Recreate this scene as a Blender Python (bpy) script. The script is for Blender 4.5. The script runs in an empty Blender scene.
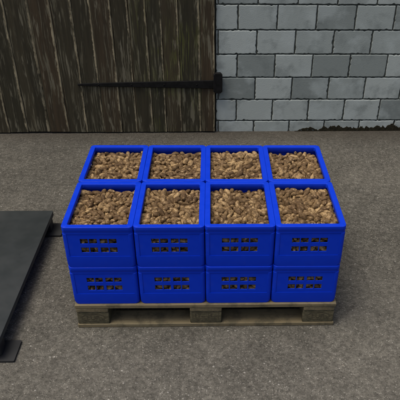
import bpy, bmesh, math, random
import numpy as np
from mathutils import Vector, Matrix, noise, Quaternion, Euler

SC = bpy.context.scene
COL = SC.collection
R = random.Random(7)

# ------------------------------------------------------------------ helpers
def tag(o, label=None, cat=None, group=None, kind=None):
    if label: o['label'] = label
    if cat: o['category'] = cat
    if group: o['group'] = group
    if kind: o['kind'] = kind
    return o

def empty(name, loc=(0, 0, 0), rz=0.0):
    o = bpy.data.objects.new(name, None)
    o.empty_display_size = .1
    COL.objects.link(o); o.location = loc; o.rotation_euler = (0, 0, rz)
    return o

def link(name, me, mat, parent=None, loc=(0, 0, 0), rot=(0, 0, 0), bevel=0.0, seg=2, smooth=35):
    if mat and not me.materials: me.materials.append(mat)
    if smooth:
        me.shade_smooth(); me.set_sharp_from_angle(angle=math.radians(smooth))
    o = bpy.data.objects.new(name, me)
    COL.objects.link(o); o.location = loc; o.rotation_euler = rot; o.parent = parent
    if bevel:
        b = o.modifiers.new('bevel', 'BEVEL'); b.width = bevel; b.segments = seg
        b.limit_method = 'ANGLE'; b.angle_limit = math.radians(40); b.harden_normals = False
    return o

def mesh(name, bm):
    bmesh.ops.recalc_face_normals(bm, faces=bm.faces)
    me = bpy.data.meshes.new(name); bm.to_mesh(me); bm.free(); return me

def add_box(bm, x0, x1, y0, y1, z0, z1):
    v = [bm.verts.new((x, y, z)) for z in (z0, z1) for x, y in ((x0, y0), (x1, y0), (x1, y1), (x0, y1))]
    for f in ((0, 3, 2, 1), (4, 5, 6, 7), (0, 1, 5, 4), (1, 2, 6, 5), (2, 3, 7, 6), (3, 0, 4, 7)):
        bm.faces.new([v[i] for i in f])
    return v

def rrect(hx, hy, r, z, seg=4):
    pts = []
    for cx, cy, a0 in ((hx - r, hy - r, 0), (-hx + r, hy - r, 90), (-hx + r, -hy + r, 180), (hx - r, -hy + r, 270)):
        for i in range(seg + 1):
            a = math.radians(a0 + 90 * i / seg)
            pts.append((cx + r * math.cos(a), cy + r * math.sin(a), z))
    return pts

def loft_rings(bm, rings, close=True):
    vs = [[bm.verts.new(p) for p in ring] for ring in rings]
    n = len(vs[0]); m = len(vs)
    for a in range(m if close else m - 1):
        A, B = vs[a], vs[(a + 1) % m]
        for i in range(n):
            j = (i + 1) % n
            bm.faces.new((A[i], A[j], B[j], B[i]))
    return vs

def panel(bm, us, zs, holes, to, t):
    """slab with real through-holes; us, zs cut lines; holes = set of cells; to(u, depth, z) -> xyz"""
    key = {}
    def V(i, j, k):
        q = (i, j, k)
        if q not in key: key[q] = bm.verts.new(to(us[i], k * t, zs[j]))
        return key[q]
    nu, nz = len(us) - 1, len(zs) - 1
    solid = lambda i, j: 0 <= i < nu and 0 <= j < nz and (i, j) not in holes
    for i in range(nu):
        for j in range(nz):
            if not solid(i, j): continue
            for k in (0, 1): bm.faces.new([V(i, j, k), V(i + 1, j, k), V(i + 1, j + 1, k), V(i, j + 1, k)])
            if not solid(i - 1, j): bm.faces.new([V(i, j, 0), V(i, j + 1, 0), V(i, j + 1, 1), V(i, j, 1)])
            if not solid(i + 1, j): bm.faces.new([V(i + 1, j, 0), V(i + 1, j + 1, 0), V(i + 1, j + 1, 1), V(i + 1, j, 1)])
            if not solid(i, j - 1): bm.faces.new([V(i, j, 0), V(i + 1, j, 0), V(i + 1, j, 1), V(i, j, 1)])
            if not solid(i, j + 1): bm.faces.new([V(i, j + 1, 0), V(i + 1, j + 1, 0), V(i + 1, j + 1, 1), V(i, j + 1, 1)])

# ------------------------------------------------------------------ materials
class NT:
    def __init__(s, name, rough=.8, spec=.3, metal=0.0):
        s.m = bpy.data.materials.new(name); s.m.use_nodes = True
        s.t = s.m.node_tree; s.n = s.t.nodes; s.b = s.n['Principled BSDF']
        s.b.inputs['Roughness'].default_value = rough
        s.b.inputs['Specular IOR Level'].default_value = spec
        s.b.inputs['Metallic'].default_value = metal
        s.tc = s.n.new('ShaderNodeTexCoord')
    def L(s, a, b): s.t.links.new(a, b)
    def setin(s, node, k, v):
        if hasattr(v, 'is_output'): s.L(v, node.inputs[k])
        elif v is not None: node.inputs[k].default_value = v
    def map(s, scale=(1, 1, 1), src='Object', loc=(0, 0, 0)):
        m = s.n.new('ShaderNodeMapping'); s.L(s.tc.outputs[src], m.inputs[0])
        m.inputs['Scale'].default_value = scale
        s.setin(m, 'Location', loc); return m.outputs[0]
    def noise(s, vec, scale, detail=4, rough=.55, out='Fac', dist=0):
        n = s.n.new('ShaderNodeTexNoise'); s.L(vec, n.inputs['Vector'])
        n.inputs['Scale'].default_value = scale; n.inputs['Detail'].default_value = detail
        n.inputs['Roughness'].default_value = rough; n.inputs['Distortion'].default_value = dist
        return n.outputs[out]
    def vor(s, vec, scale, feature='F1', out='Distance', rnd=1):
        n = s.n.new('ShaderNodeTexVoronoi'); n.feature = feature; s.L(vec, n.inputs['Vector'])
        n.inputs['Scale'].default_value = scale; n.inputs['Randomness'].default_value = rnd
        return n.outputs[out]
    def math(s, op, a, b=0.0, c=None, clamp=False):
        n = s.n.new('ShaderNodeMath'); n.operation = op; n.use_clamp = clamp
        s.setin(n, 0, a); s.setin(n, 1, b)
        if c is not None: s.setin(n, 2, c)
        return n.outputs[0]
    def step(s, v, lo, hi, a=0.0, b=1.0):
        n = s.n.new('ShaderNodeMapRange'); n.interpolation_type = 'SMOOTHSTEP'
        s.setin(n, 'Value', v)
        n.inputs['From Min'].default_value = lo; n.inputs['From Max'].default_value = hi
        n.inputs['To Min'].default_value = a; n.inputs['To Max'].default_value = b
        return n.outputs[0]
    def mix(s, f, a, b, mode='MIX'):
        n = s.n.new('ShaderNodeMix'); n.data_type = 'RGBA'; n.blend_type = mode
        s.setin(n, 0, f)
        for k, v in ((6, a), (7, b)):
            if isinstance(v, tuple): v = v + (1,) if len(v) == 3 else v
            s.setin(n, k, v)
        return n.outputs[2]
    def ramp(s, v, stops):
        n = s.n.new('ShaderNodeValToRGB'); s.setin(n, 0, v)
        e = n.color_ramp.elements
        while len(e) < len(stops): e.new(.5)
        for k, (p, c) in enumerate(stops): e[k].position = p; e[k].color = tuple(c) + (1,)
        return n.outputs[0]
    def sep(s, vec):
        n = s.n.new('ShaderNodeSeparateXYZ'); s.L(vec, n.inputs[0]); return n.outputs
    def comb(s, x, y, z):
        n = s.n.new('ShaderNodeCombineXYZ'); s.setin(n, 0, x); s.setin(n, 1, y); s.setin(n, 2, z); return n.outputs[0]
    def bump(s, h, dist=.002, strength=1.0):
        n = s.n.new('ShaderNodeBump'); s.L(h, n.inputs['Height'])
        n.inputs['Distance'].default_value = dist; n.inputs['Strength'].default_value = strength
        s.L(n.outputs[0], s.b.inputs['Normal'])
    def color(s, c): s.setin(s.b, 'Base Color', c if hasattr(c, 'is_output') else tuple(c) + (1,))
    def rough(s, r): s.setin(s.b, 'Roughness', r)
    def island(s): return s.n.new('ShaderNodeNewGeometry').outputs['Random Per Island']
    def objrand(s): return s.n.new('ShaderNodeObjectInfo').outputs['Random']

def mat_asphalt():
    m = NT('asphalt', .92, .15)
    v = m.map()
    big = m.noise(v, 1.1, 4, .6)
    mid = m.noise(v, 9, 5, .6)
    fine = m.noise(v, 90, 4, .7)
    grain = m.noise(v, 420, 2, .7)
    w = m.n.new('ShaderNodeVectorMath'); w.operation = 'ADD'
    m.L(v, w.inputs[0])
    sc = m.n.new('ShaderNodeVectorMath'); sc.operation = 'SCALE'; m.L(m.noise(v, 160, 2, .5, 'Color'), sc.inputs[0]); sc.inputs['Scale'].default_value = .004
    m.L(sc.outputs[0], w.inputs[1]); wv = w.outputs[0]
    base = m.ramp(m.math('MULTIPLY_ADD', fine, .6, m.math('MULTIPLY', grain, .4)),
                  [(.32, ASPH_LO), (.5, ASPH_MID), (.68, ASPH_HI)])
    # stones of the aggregate, three sizes
    c1 = m.vor(wv, 130, out='Color'); d1 = m.vor(wv, 130)
    r1 = m.sep(c1)
    stone = m.ramp(r1[0], [(0, (.032, .031, .027)), (.35, (.072, .069, .060)), (.7, (.122, .117, .100)), (1, (.20, .193, .17))])
    f1 = m.math('MULTIPLY', m.step(d1, .44, .34), m.step(r1[1], .35, .45))
    col = m.mix(m.math('MULTIPLY', f1, .9), base, stone)
    c2 = m.vor(wv, 58, out='Color'); d2 = m.vor(wv, 58); r2 = m.sep(c2)
    f2 = m.math('MULTIPLY', m.step(d2, .34, .2), m.step(r2[1], .86, .9))
    pale = m.ramp(r2[0], [(0, (.17, .15, .12)), (.6, (.25, .24, .21)), (1, (.37, .36, .33))])
    col = m.mix(m.math('MULTIPLY', f2, .6), col, pale)
    f3 = m.math('MULTIPLY', m.step(d1, .4, .25), m.step(r1[2], .96, .98))
    col = m.mix(m.math('MULTIPLY', f3, .55), col, (.29, .28, .25))
    pit = m.math('MULTIPLY', m.step(m.vor(wv, 75), .2, .1), m.step(m.noise(v, 30, 2), .55, .6))
    col = m.mix(m.math('MULTIPLY', pit, .7), col, (.02, .019, .017))
    # worn and dusty areas
    dusty = m.math('MULTIPLY', m.step(big, .42, .62), .35)
    col = m.mix(dusty, col, m.mix(.5, col, (.125, .117, .1)))
    mott = m.noise(v, 38, 4, .65)
    tone = m.math('MULTIPLY', m.math('MULTIPLY_ADD', mid, .7, .75), m.step(mott, .3, .7, .72, 1.25))
    tone2 = m.math('MULTIPLY_ADD', big, .7, .65)
    tt = m.math('MULTIPLY', tone, tone2)
    col = m.mix(1.0, col, m.comb(tt, tt, tt), 'MULTIPLY')
    # earth along the foot of the wall, with its soft shade painted in
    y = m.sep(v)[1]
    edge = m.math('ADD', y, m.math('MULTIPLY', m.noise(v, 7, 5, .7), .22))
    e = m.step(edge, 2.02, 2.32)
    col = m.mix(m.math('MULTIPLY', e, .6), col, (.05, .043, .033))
    m.color(col)
    h = m.math('ADD', m.math('MULTIPLY', f1, .5), m.math('MULTIPLY_ADD', f2, .9, m.math('MULTIPLY', fine, 1.0)))
    h = m.math('MULTIPLY_ADD', pit, -.8, m.math('MULTIPLY_ADD', grain, .5, h))
    m.bump(h, .0035, .9)
    return m.m

def mat_block():
    m = NT('concrete_block', .9, .25)
    v = m.map(); isl = m.island()
    shift = m.comb(m.math('MULTIPLY', isl, 37), m.math('MULTIPLY', isl, 11), m.math('MULTIPLY', isl, 53))
    vv = m.n.new('ShaderNodeVectorMath'); vv.operation = 'ADD'; m.L(v, vv.inputs[0]); m.L(shift, vv.inputs[1]); vv = vv.outputs[0]
    t = m.ramp(isl, [(0, (.175, .200, .190)), (.25, (.235, .266, .254)), (.6, (.30, .337, .322)), (1, (.375, .415, .397))])
    n1 = m.noise(vv, 6, 5, .62)
    col = m.mix(m.math('MULTIPLY', m.step(n1, .48, .68), .5), t, (.125, .145, .140))
    n2 = m.noise(vv, 4, 4, .6)
    col = m.mix(m.math('MULTIPLY', m.step(n2, .50, .66), .5), col, (.41, .46, .45))
    n3 = m.noise(v, 130, 3, .7)
    col = m.mix(m.step(n3, .62, .75, 0, .35), col, (.09, .10, .093))
    col = m.mix(m.step(n3, .36, .25, 0, .25), col, (.36, .385, .365))
    m.color(col)
    m.bump(m.math('MULTIPLY_ADD', n1, .6, m.math('MULTIPLY', n3, .5)), .0025, .8)
    return m.m

def mat_simple(name, c1, c2, scale=20, rough=.85, spec=.2, metal=0, bump=.001, bscale=80):
    m = NT(name, rough, spec, metal); v = m.map()
    n = m.noise(v, scale, 5, .65)
    m.color(m.ramp(n, [(.35, c1), (.65, c2)]))
    m.bump(m.noise(v, bscale, 4, .6), bump, .6)
    return m.m

def mat_door():
    m = NT('weathered_boards', .85, .2)
    v = m.map(); isl = m.island()
    uv = m.n.new('ShaderNodeUVMap'); uv.uv_map = 'across'
    u = m.sep(uv.outputs[0])
    xs, zs = m.sep(v)[0], m.sep(v)[2]
    off = m.math('MULTIPLY', isl, 40)
    gx = m.comb(xs, off, m.math('MULTIPLY', zs, .06))
    wob = m.noise(m.comb(m.math('MULTIPLY', xs, .6), off, m.math('MULTIPLY', zs, .5)), 5, 2)
    gx2 = m.comb(m.math('MULTIPLY_ADD', wob, .05, xs), off, m.math('MULTIPLY', zs, .05))
    grain = m.noise(gx2, 95, 5, .65)
    grain2 = m.noise(gx2, 30, 4, .6)
    base = m.ramp(isl, [(0, (.032, .029, .018)), (.3, (.042, .035, .021)), (.6, (.036, .034, .021)), (.85, (.054, .038, .022)), (1, (.034, .032, .020))])
    col = m.mix(m.step(grain2, .4, .62), m.mix(.45, base, (.016, .015, .010)), base)
    # silvered fibres between darker grain, broken up along the board
    patch = m.noise(m.comb(m.math('MULTIPLY', xs, 1.0), off, m.math('MULTIPLY', zs, .22)), 17, 4, .6)
    fib = m.math('MULTIPLY', m.step(grain, .50, .60), m.step(patch, .40, .54))
    col = m.mix(m.math('MULTIPLY', fib, .75), col, (.125, .115, .078))
    stripe = m.noise(m.comb(m.math('MULTIPLY', xs, 1.0), off, m.math('MULTIPLY', zs, .12)), 42, 2, .5)
    gap = m.math('MULTIPLY', m.step(stripe, .575, .62), m.step(patch, .49, .56))
    col = m.mix(m.math('MULTIPLY', gap, .7), col, (.15, .138, .098))
    # pale worn arris along each board's edge
    ed = m.math('ABSOLUTE', m.math('MULTIPLY_ADD', wob, .0, u[0]))
    jag = m.noise(m.comb(m.math('MULTIPLY', xs, 2), off, m.math('MULTIPLY', zs, .7)), 16, 5, .7)
    edv = m.math('MULTIPLY_ADD', jag, .5, u[0])
    worn = m.math('MULTIPLY', m.step(edv, 1.01, 1.08), m.step(m.noise(m.comb(xs, off, zs), 5.5, 4, .7), .36, .56))
    col = m.mix(m.math('MULTIPLY', worn, .95), col, m.ramp(jag, [(.4, (.18, .15, .092)), (.6, (.30, .26, .17))]))
    # algae on a few boards
    alg = m.math('MULTIPLY', m.math('MULTIPLY', m.step(m.math('ABSOLUTE', m.math('ADD', xs, ALG_X)), .32, .1), m.step(m.noise(v, 3, 3), .4, .6)), m.step(grain, .45, .62))
    col = m.mix(m.math('MULTIPLY', alg, .7), col, (.085, .09, .024))
    # brown un-silvered boards
    m.color(col)
    m.bump(m.math('MULTIPLY_ADD', grain, .7, m.math('MULTIPLY', grain2, .6)), .004, .8)
    return m.m

def mat_pallet():
    m = NT('pallet_wood', .9, .15)
    v = m.map(); r = m.objrand(); off = m.math('MULTIPLY', r, 31)
    s = m.sep(v)
    g = m.comb(m.math('MULTIPLY', s[0], .06), m.math('ADD', s[1], off), s[2])
    g1 = m.noise(g, 120, 5, .6); g2 = m.noise(g, 32, 3, .6)
    base = m.ramp(r, [(0, (.125, .106, .067)), (.5, (.165, .137, .085)), (1, (.142, .122, .077))])
    col = m.mix(m.step(g2, .35, .65, .0, .5), base, (.14, .11, .062))
    col = m.mix(m.step(g1, .55, .7, 0, .45), col, (.055, .046, .032))
    st = m.noise(v, 11, 4, .7)
    col = m.mix(m.step(st, .46, .64, 0, .7), col, (.06, .055, .038))
    m.color(col); m.bump(m.math('MULTIPLY_ADD', g1, .7, g2), .0015, .7)
    return m.m

def mat_blockwood():
    m = NT('pressed_block_wood', .92, .1); v = m.map()
    c = m.vor(m.map((1, 1, 2.5)), 110, out='Color')
    r = m.sep(c)
    col = m.ramp(r[0], [(0, (.065, .058, .036)), (.5, (.09, .08, .05)), (1, (.125, .11, .07))])
    col = m.mix(m.step(m.noise(v, 20, 4, .7), .45, .65, 0, .6), col, (.042, .042, .028))
    m.color(col); m.bump(m.math('ADD', r[1], m.noise(v, 90, 3)), .0012, .7)
    return m.m

def mat_crate():
    m = NT('blue_plastic', .55, .16); v = m.map(); r = m.objrand()
    sc = m.noise(v, 25, 5, .7)
    base = m.mix(sc, CR_A, CR_B)
    # fine dust and rubbed scuffs
    du = m.noise(v, 9, 6, .75)
    base = m.mix(m.step(du, .55, .75, 0, .05), base, (.10, .12, .3))
    sx = m.noise(m.map((1, 1, 9)), 30, 5, .75)
    base = m.mix(m.step(sx, .68, .78, 0, .12), base, (.12, .18, .6))
    m.color(base); m.rough(m.step(sc, .3, .7, .42, .62))
    m.bump(m.noise(v, 260, 3, .6), .0003, .5)
    return m.m

def mat_potato():
    m = NT('potato_skin', .75, .25); v = m.map(); isl = m.island()
    rr = m.math('FRACT', m.math('ADD', isl, m.math('MULTIPLY', m.objrand(), 7.31)))
    base = m.ramp(rr, [(0, PO[0]), (.3, PO[1]), (.6, PO[2]), (.85, PO[3]), (1, PO[4])])
    uv = m.n.new('ShaderNodeVectorMath'); uv.operation = 'ADD'
    m.L(m.comb(m.math('MULTIPLY', rr, 13), rr, m.math('MULTIPLY', rr, 5)), uv.inputs[0])
    at = m.n.new('ShaderNodeAttribute'); at.attribute_name = 'rest'; m.L(at.outputs['Vector'], uv.inputs[1])
    p = uv.outputs[0]
    n1 = m.noise(p, 3.2, 5, .65); n2 = m.noise(p, 16, 4, .7)
    col = m.mix(m.step(n1, .47, .60, 0, .75), base, PO_DIRT)
    col = m.mix(m.step(n1, .45, .34, 0, .6), col, PO_PALE)
    col = m.mix(m.step(n2, .54, .64, 0, .55), col, (.07, .048, .026))
    eye = m.vor(p, 4.2)
    col = m.mix(m.step(eye, .13, .05, 0, .75), col, (.04, .027, .015))
    m.color(col); m.rough(m.step(n1, .3, .7, .55, .85))
    m.bump(m.math('MULTIPLY_ADD', n2, .6, m.step(eye, .2, .04, 0, -1.0)), .0012, .7)
    return m.m

def mat_steel(name, c1, c2, rough):
    m = NT(name, rough, .4); v = m.map()
    n = m.noise(v, 6, 6, .7); n2 = m.noise(v, 60, 4, .7)
    col = m.ramp(n, [(.35, c1), (.7, c2)])
    col = m.mix(m.step(n2, .64, .76, 0, .2), col, (.075, .072, .065))
    du = m.noise(v, 2.2, 5, .7)
    col = m.mix(m.step(du, .5, .75, 0, .10), col, (.09, .088, .08))
    m.color(col); m.rough(m.step(n, .3, .7, rough - .08, rough + .12)); m.bump(n2, .0004, .6)
    return m.m

# tuning values
ASPH_LO, ASPH_MID, ASPH_HI = (.027, .0255, .0215), (.072, .069, .059), (.130, .124, .106)
CR_A, CR_B = (.0007, .026, .44), (.0009, .034, .51)
PO = [(.085, .048, .020), (.125, .076, .033), (.185, .116, .052), (.33, .222, .105), (.11, .064, .027)]
PO_DIRT = (.055, .032, .014); PO_PALE = (.50, .36, .19)
ALG_X = .33; EXPO = 0.75

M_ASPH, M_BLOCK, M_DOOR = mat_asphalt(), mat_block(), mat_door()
M_MORTAR = mat_simple('dark_mortar', (.045, .05, .043), (.085, .092, .08), 30)
M_TAR = mat_simple('dark_moss_dirt', (.014, .013, .008), (.034, .030, .018), 60, .95, .1, 0, .004, 120)
M_PALLET, M_PBLOCK = mat_pallet(), mat_blockwood()
M_CRATE, M_POTATO = mat_crate(), mat_potato()
M_DECK = mat_steel('dark_grey_paint', (.021, .026, .027), (.026, .031, .032), .55)
M_FOOT = mat_steel('black_paint', (.008, .009, .010), (.014, .015, .016), .55)
M_IRON = mat_simple('black_iron', (.004, .004, .004), (.009, .009, .009), 40, .75, .15, 0, .001, 150)
M_STAMP = mat_simple('burnt_stamp', (.045, .038, .025), (.065, .056, .037), 90)
M_TIMBER = mat_simple('lintel_timber', (.03, .026, .018), (.05, .043, .03), 8)
M_ROOF = mat_simple('roof_slate', (.05, .053, .055), (.08, .083, .085), 5)
M_DARK = mat_simple('barn_interior', (.02, .02, .018), (.03, .03, .028), 5)

# ------------------------------------------------------------------ ground
def build_ground():
    bm = bmesh.new()
    # fine near the camera with shallow undulation, coarse to the horizon
    xs = [-300, -60, -15, -6] + [-3 + .15 * i for i in range(41)] + [6, 15, 60, 300]
    ys = [-300, -60, -15, -6, -4] + [-3 + .15 * i for i in range(36)] + [6, 15, 60, 300]
    g = {}
    for i, x in enumerate(xs):
        for j, y in enumerate(ys):
            inside = 3 < i < len(xs) - 4 and 5 < j < len(ys) - 4
            on = (-.6 < x < 1.5 and -.4 < y < 1.1) or x < -.1
            z = 0 if (not inside or on or y > 1.9) else noise.noise(Vector((x * .9, y * .9, 4))) * .004 - .002
            g[i, j] = bm.verts.new((x, y, z))
    for i in range(len(xs) - 1):
        for j in range(len(ys) - 1):
            bm.faces.new((g[i, j], g[i + 1, j], g[i + 1, j + 1], g[i, j + 1]))
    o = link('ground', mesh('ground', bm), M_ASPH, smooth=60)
    tag(o, 'grey brown asphalt yard with pale stone chips', 'ground', kind='structure')
build_ground()

# ------------------------------------------------------------------ barn wall and door
WALL = (.66, 2.200)
WROT = .0139
def build_wall():
    root = empty('block_wall', (WALL[0], WALL[1], 0), WROT)
    tag(root, 'grey concrete block wall with dark joints beside the wooden barn door', 'wall', kind='thing')
    # x measured from the door's right edge, local
    DL, DR, DT = -2.62, -.004, 2.55
    X0, X1, H = -7.0, 7.0, 3.3
    bm = bmesh.new()
    add_box(bm, DR + .004, X1, .009, .30, -.05, H)
    add_box(bm, X0, DL, .009, .30, -.05, H)
    add_box(bm, DL, DR + .004, .009, .30, DT + .18, H)
    add_box(bm, X0, X1, .30, .302, -.05, H)
    link('mortar', mesh('mortar', bm), M_MORTAR, root, smooth=0)
    bm = bmesh.new()
    rnd = random.Random(3)
    def block(x0, x1, z0, z1):
        g = .0034
        x0 += g; x1 -= g; z0 += g * .9; z1 -= g * .9
        if x1 - x0 < .006: return
        n = max(2, int((x1 - x0) / .014)); k = max(2, int((z1 - z0) / .014))
        P = []
        for i in range(n): P.append((x0 + (x1 - x0) * i / n, z0, 0, 1))
        for i in range(k): P.append((x1, z0 + (z1 - z0) * i / k, -1, 0))
        for i in range(n): P.append((x1 - (x1 - x0) * i / n, z1, 0, -1))
        for i in range(k): P.append((x0, z1 - (z1 - z0) * i / k, 1, 0))
        cx, cz = (x0 + x1) / 2, (z0 + z1) / 2
        pr = rnd.uniform(-.0015, .0015)
        chips = [(abs(rnd.gauss(0, .0018)) + (rnd.random() < .07) * rnd.uniform(.002, .006)) for _ in P]
        def ring(y, ins):
            out = []
            for (x, z, dx, dz), c in zip(P, chips):
                tot = min(ins + c, (x1 - x0) * .3)
                out.append((x + math.copysign(tot, cx - x) * (1 if dx or abs(x - x0) < 1e-6 or abs(x - x1) < 1e-6 else 0), y + pr,
                            z + math.copysign(tot, cz - z) * (1 if dz or abs(z - z0) < 1e-6 or abs(z - z1) < 1e-6 else 0)))
            return out
        rings = [ring(.02, 0), ring(.005, 0), ring(.0015, .0012), ring(0, .004)]
        vs = loft_rings(bm, rings, close=False)
        bm.faces.new(vs[-1])
    pz, px = .1707, .2770
    r = 0
    z0 = -.06
    while z0 < H - .01:
        z1 = .088 + pz * r
        z1 = min(z1, H)
        offx = (.818 if r % 2 else .679) - WALL[0]
        k = math.floor((X0 - offx) / px)
        x = offx + k * px
        while x < X1:
            a, b = max(x, X0), min(x + px, X1)
            jj = 0
            segs = [(a, b)]
            if z0 < DT + .18 - .02:
                segs = []
                if a < DL: segs.append((a, min(b, DL)))
                if b > DR + .004: segs.append((max(a, DR + .004), b))
            for s in segs:
                if s[1] - s[0] > .01: block(s[0], s[1], z0, z1)
            x += px
        z0 = z1; r += 1
    link('blocks', mesh('blocks', bm), M_BLOCK, root, smooth=0)
    # lintel, coping
    bm = bmesh.new(); add_box(bm, DL - .15, DR + .15, -.006, .28, DT + .003, DT + .177)
    link('lintel', mesh('lintel', bm), M_TIMBER, root, bevel=.006)
    bm = bmesh.new(); add_box(bm, X0 - .05, X1 + .05, -.05, .36, H + .002, H + .07)
    link('coping', mesh('coping', bm), M_ROOF, root, bevel=.008)
    # dark moss and dirt along the foot of the wall
    bm = bmesh.new()
    def smear(xa, xb, base, top, seed):
        rn = random.Random(seed); x = xa; up = []; lo = []
        while x < xb:
            e = min(1, (x - xa) / .05, (xb - x) / .05)
            t = base + (top - base) * (.45 + .9 * abs(noise.noise(Vector((x * 9, seed, 0)))) + rn.uniform(-.1, .12) + .35 * noise.noise(Vector((x * 45, seed, 3)))) * max(.05, e)
            up.append((x, max(base + .003, t)))
            lo.append((x, max(.0, base + rn.uniform(-.004, .004)) if base > .004 else -.01))
            x += rn.uniform(.003, .009)
        rings = []
        A = [bm.verts.new((a, -.0045, b)) for a, b in lo]; B = [bm.verts.new((a, -.0052, b)) for a, b in up]
        A2 = [bm.verts.new((a, .004, b)) for a, b in lo]; B2 = [bm.verts.new((a, .004, b)) for a, b in up]
        for i in range(len(A) - 1):
            bm.faces.new((A[i], A[i + 1], B[i + 1], B[i])); bm.faces.new((B[i], B[i + 1], B2[i + 1], B2[i]))
            bm.faces.new((A[i], A2[i], A2[i + 1], A[i + 1])); bm.faces.new((A2[i], B2[i], B2[i + 1], A2[i + 1]))
        bm.faces.new((A[0], B[0], B2[0], A2[0])); bm.faces.new((A[-1], A2[-1], B2[-1], B[-1]))
    smear(.655, .80, .012, .045, 1)
    smear(.80, 3.4, .0, .060, 2)
    smear(.62, .84, .0, .02, 5)
    link('moss', mesh('moss', bm), M_TAR, root, smooth=0)
    return root
build_wall()

def build_door():
    root = empty('barn_door', (WALL[0], WALL[1], 0), WROT)
    tag(root, 'dark weathered barn door of vertical boards with a black iron strap hinge', 'door', kind='thing')
    edges = [.655, .552, .402, .285, .182, .059, -.057, -.194, -.321, -.465, -.612, -.777]
    while edges[-1] > -1.93: edges.append(edges[-1] - R.uniform(.125, .165))
    bm = bmesh.new(); uvl = bm.loops.layers.uv.new('across')
    rn = random.Random(9)
    for a, b in zip(edges[1:], edges[:-1]):
        x0, x1 = a - WALL[0] + .0016, b - WALL[0] - .0016
        yf = -.022 + rn.uniform(-.003, .003); zb = .012 + rn.uniform(-.003, .006)
        tilt = rn.uniform(-.002, .002)
        cols = [0, .035, .5, .965, 1]; rows = [zb + (2.52 - zb) * t / 14 for t in range(15)]
        js = [[rn.uniform(-.0012, .0012) for _ in rows] for _ in (0, 1)]
        V = {}
        for i, c in enumerate(cols):
            for j, z in enumerate(rows):
                x = x0 + (x1 - x0) * c + (js[0][j] * (1 - c) + js[1][j] * c)
                y = yf + tilt * (c - .5) * 2 + (.003 if i in (0, 4) else 0) + (.001 if i == 2 else 0)
                V[i, j] = bm.verts.new((x, y, z))
        for i in range(4):
            for j in range(14):
                f = bm.faces.new((V[i, j], V[i + 1, j], V[i + 1, j + 1], V[i, j + 1]))
                for l, ci in zip(f.loops, (i, i + 1, i + 1, i)): l[uvl].uv = (cols[ci] * 2 - 1, 0)
        for i, sgn in ((0, -1), (4, 1)):
            back = [bm.verts.new((V[i, j].co.x, .012, V[i, j].co.z)) for j in range(15)]
            for j in range(14):
                f = bm.faces.new((V[i, j], V[i, j + 1], back[j + 1], back[j]))
                for l in f.loops: l[uvl].uv = (sgn * .9, 0)
            V[i, 'b'] = back
        for j, nm in ((0, 0), (14, 14)):
            f = bm.faces.new([V[i, j] for i in range(5)] + [V[4, 'b'][j], V[0, 'b'][j]])
            for l in f.loops: l[uvl].uv = (0, 0)
    link('boards', mesh('boards', bm), M_DOOR, root, smooth=30)
    bm = bmesh.new(); add_box(bm, -2.6, -.012, .0125, .05, .02, 2.5)
    link('backing_board', mesh('backing_board', bm), M_DARK, root, smooth=0)
    # strap hinges: long tapered bar and a clipped square plate at the jamb
    def strap(zc):
        bm = bmesh.new()
        secs = [(-1.012, .004), (-.985, .009), (-.8, .014), (-.5, .021), (-.2, .027), (-.012, .031)]
        y0, y1 = -.034, -.0245
        prev = None
        for x, h in secs:
            ring = [bm.verts.new((x, y, z)) for y, z in ((y0 + .002, -h), (y0, -h + .003), (y0, h - .003), (y0 + .002, h), (y1, h), (y1, -h))]
            if prev:
                for i in range(6): bm.faces.new((prev[i], prev[(i + 1) % 6], ring[(i + 1) % 6], ring[i]))
            else: bm.faces.new(ring)
            prev = ring
        bm.faces.new(prev)
        s = link('strap_hinge', mesh('strap_hinge', bm), M_IRON, root, loc=(0, 0, zc), smooth=30)
        bm = bmesh.new()
        hx, hz, c = .033, .076, .014
        out = [(-hx + c, -hz), (hx - c, -hz), (hx, -hz + c), (hx, hz - c), (hx - c, hz), (-hx + c, hz), (-hx, hz - c), (-hx, -hz + c)]
        loft = [[(x, -.0275, z) for x, z in out], [(x, -.050, z) for x, z in out],
                [(x * .93, -.054, z * .96) for x, z in out]]
        vs = loft_rings(bm, loft, close=False); bm.faces.new(vs[0]); bm.faces.new(vs[-1])
        # lug that carries the plate back to the wall
        add_box(bm, .0145, .0265, -.0265, .008, -.05, .05)
        link('hinge_plate', mesh('hinge_plate', bm), M_IRON, s, loc=(.016, -.001, .015), smooth=0)
        for i, x in enumerate((-.86, -.62, -.38, -.14)):
            bm = bmesh.new(); bmesh.ops.create_uvsphere(bm, u_segments=12, v_segments=6, radius=.006)
            for v in bm.verts: v.co.y *= .5
            link('rivet', mesh('rivet', bm), M_IRON, s, loc=(x, -.0345, 0), smooth=60)
    strap(.388); strap(2.1)
build_door()

# ------------------------------------------------------------------ steel platform
def build_platform():
    root = empty('steel_platform', (-.845, .325, 0))
    tag(root, 'low dark grey steel platform on flat footplates left of the pallet', 'platform')
    hx, hy = .55, .55
    bm = bmesh.new(); loft = [rrect(hx, hy, .006, z, 2) for z in (.072, .0985)] 
    loft.append(rrect(hx - .002, hy - .002, .006, .100, 2))
    vs = loft_rings(bm, loft, close=False); bm.faces.new(vs[0]); bm.faces.new(vs[-1])
    link('deck', mesh('deck', bm), M_DECK, root, smooth=30)
    for sx in (-1, 1):
        for sy in (-1, 1):
            yc = sy * .4865
            bm = bmesh.new(); add_box(bm, -.03, .03, -.03, .03, .0115, .0715)
            lg = link('leg', mesh('leg', bm), M_FOOT, root, loc=(sx * .518, yc, 0), bevel=.003)
            bm = bmesh.new(); v = loft_rings(bm, [rrect(.062, .064, .004, z, 2) for z in (.0, .0095, .011)], close=False)
            bm.faces.new(v[0]); bm.faces.new(v[-1])
            link('footplate', mesh('footplate', bm), M_FOOT, lg, loc=(sx * .028, 0, 0.0005), smooth=0)
build_platform()

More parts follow.
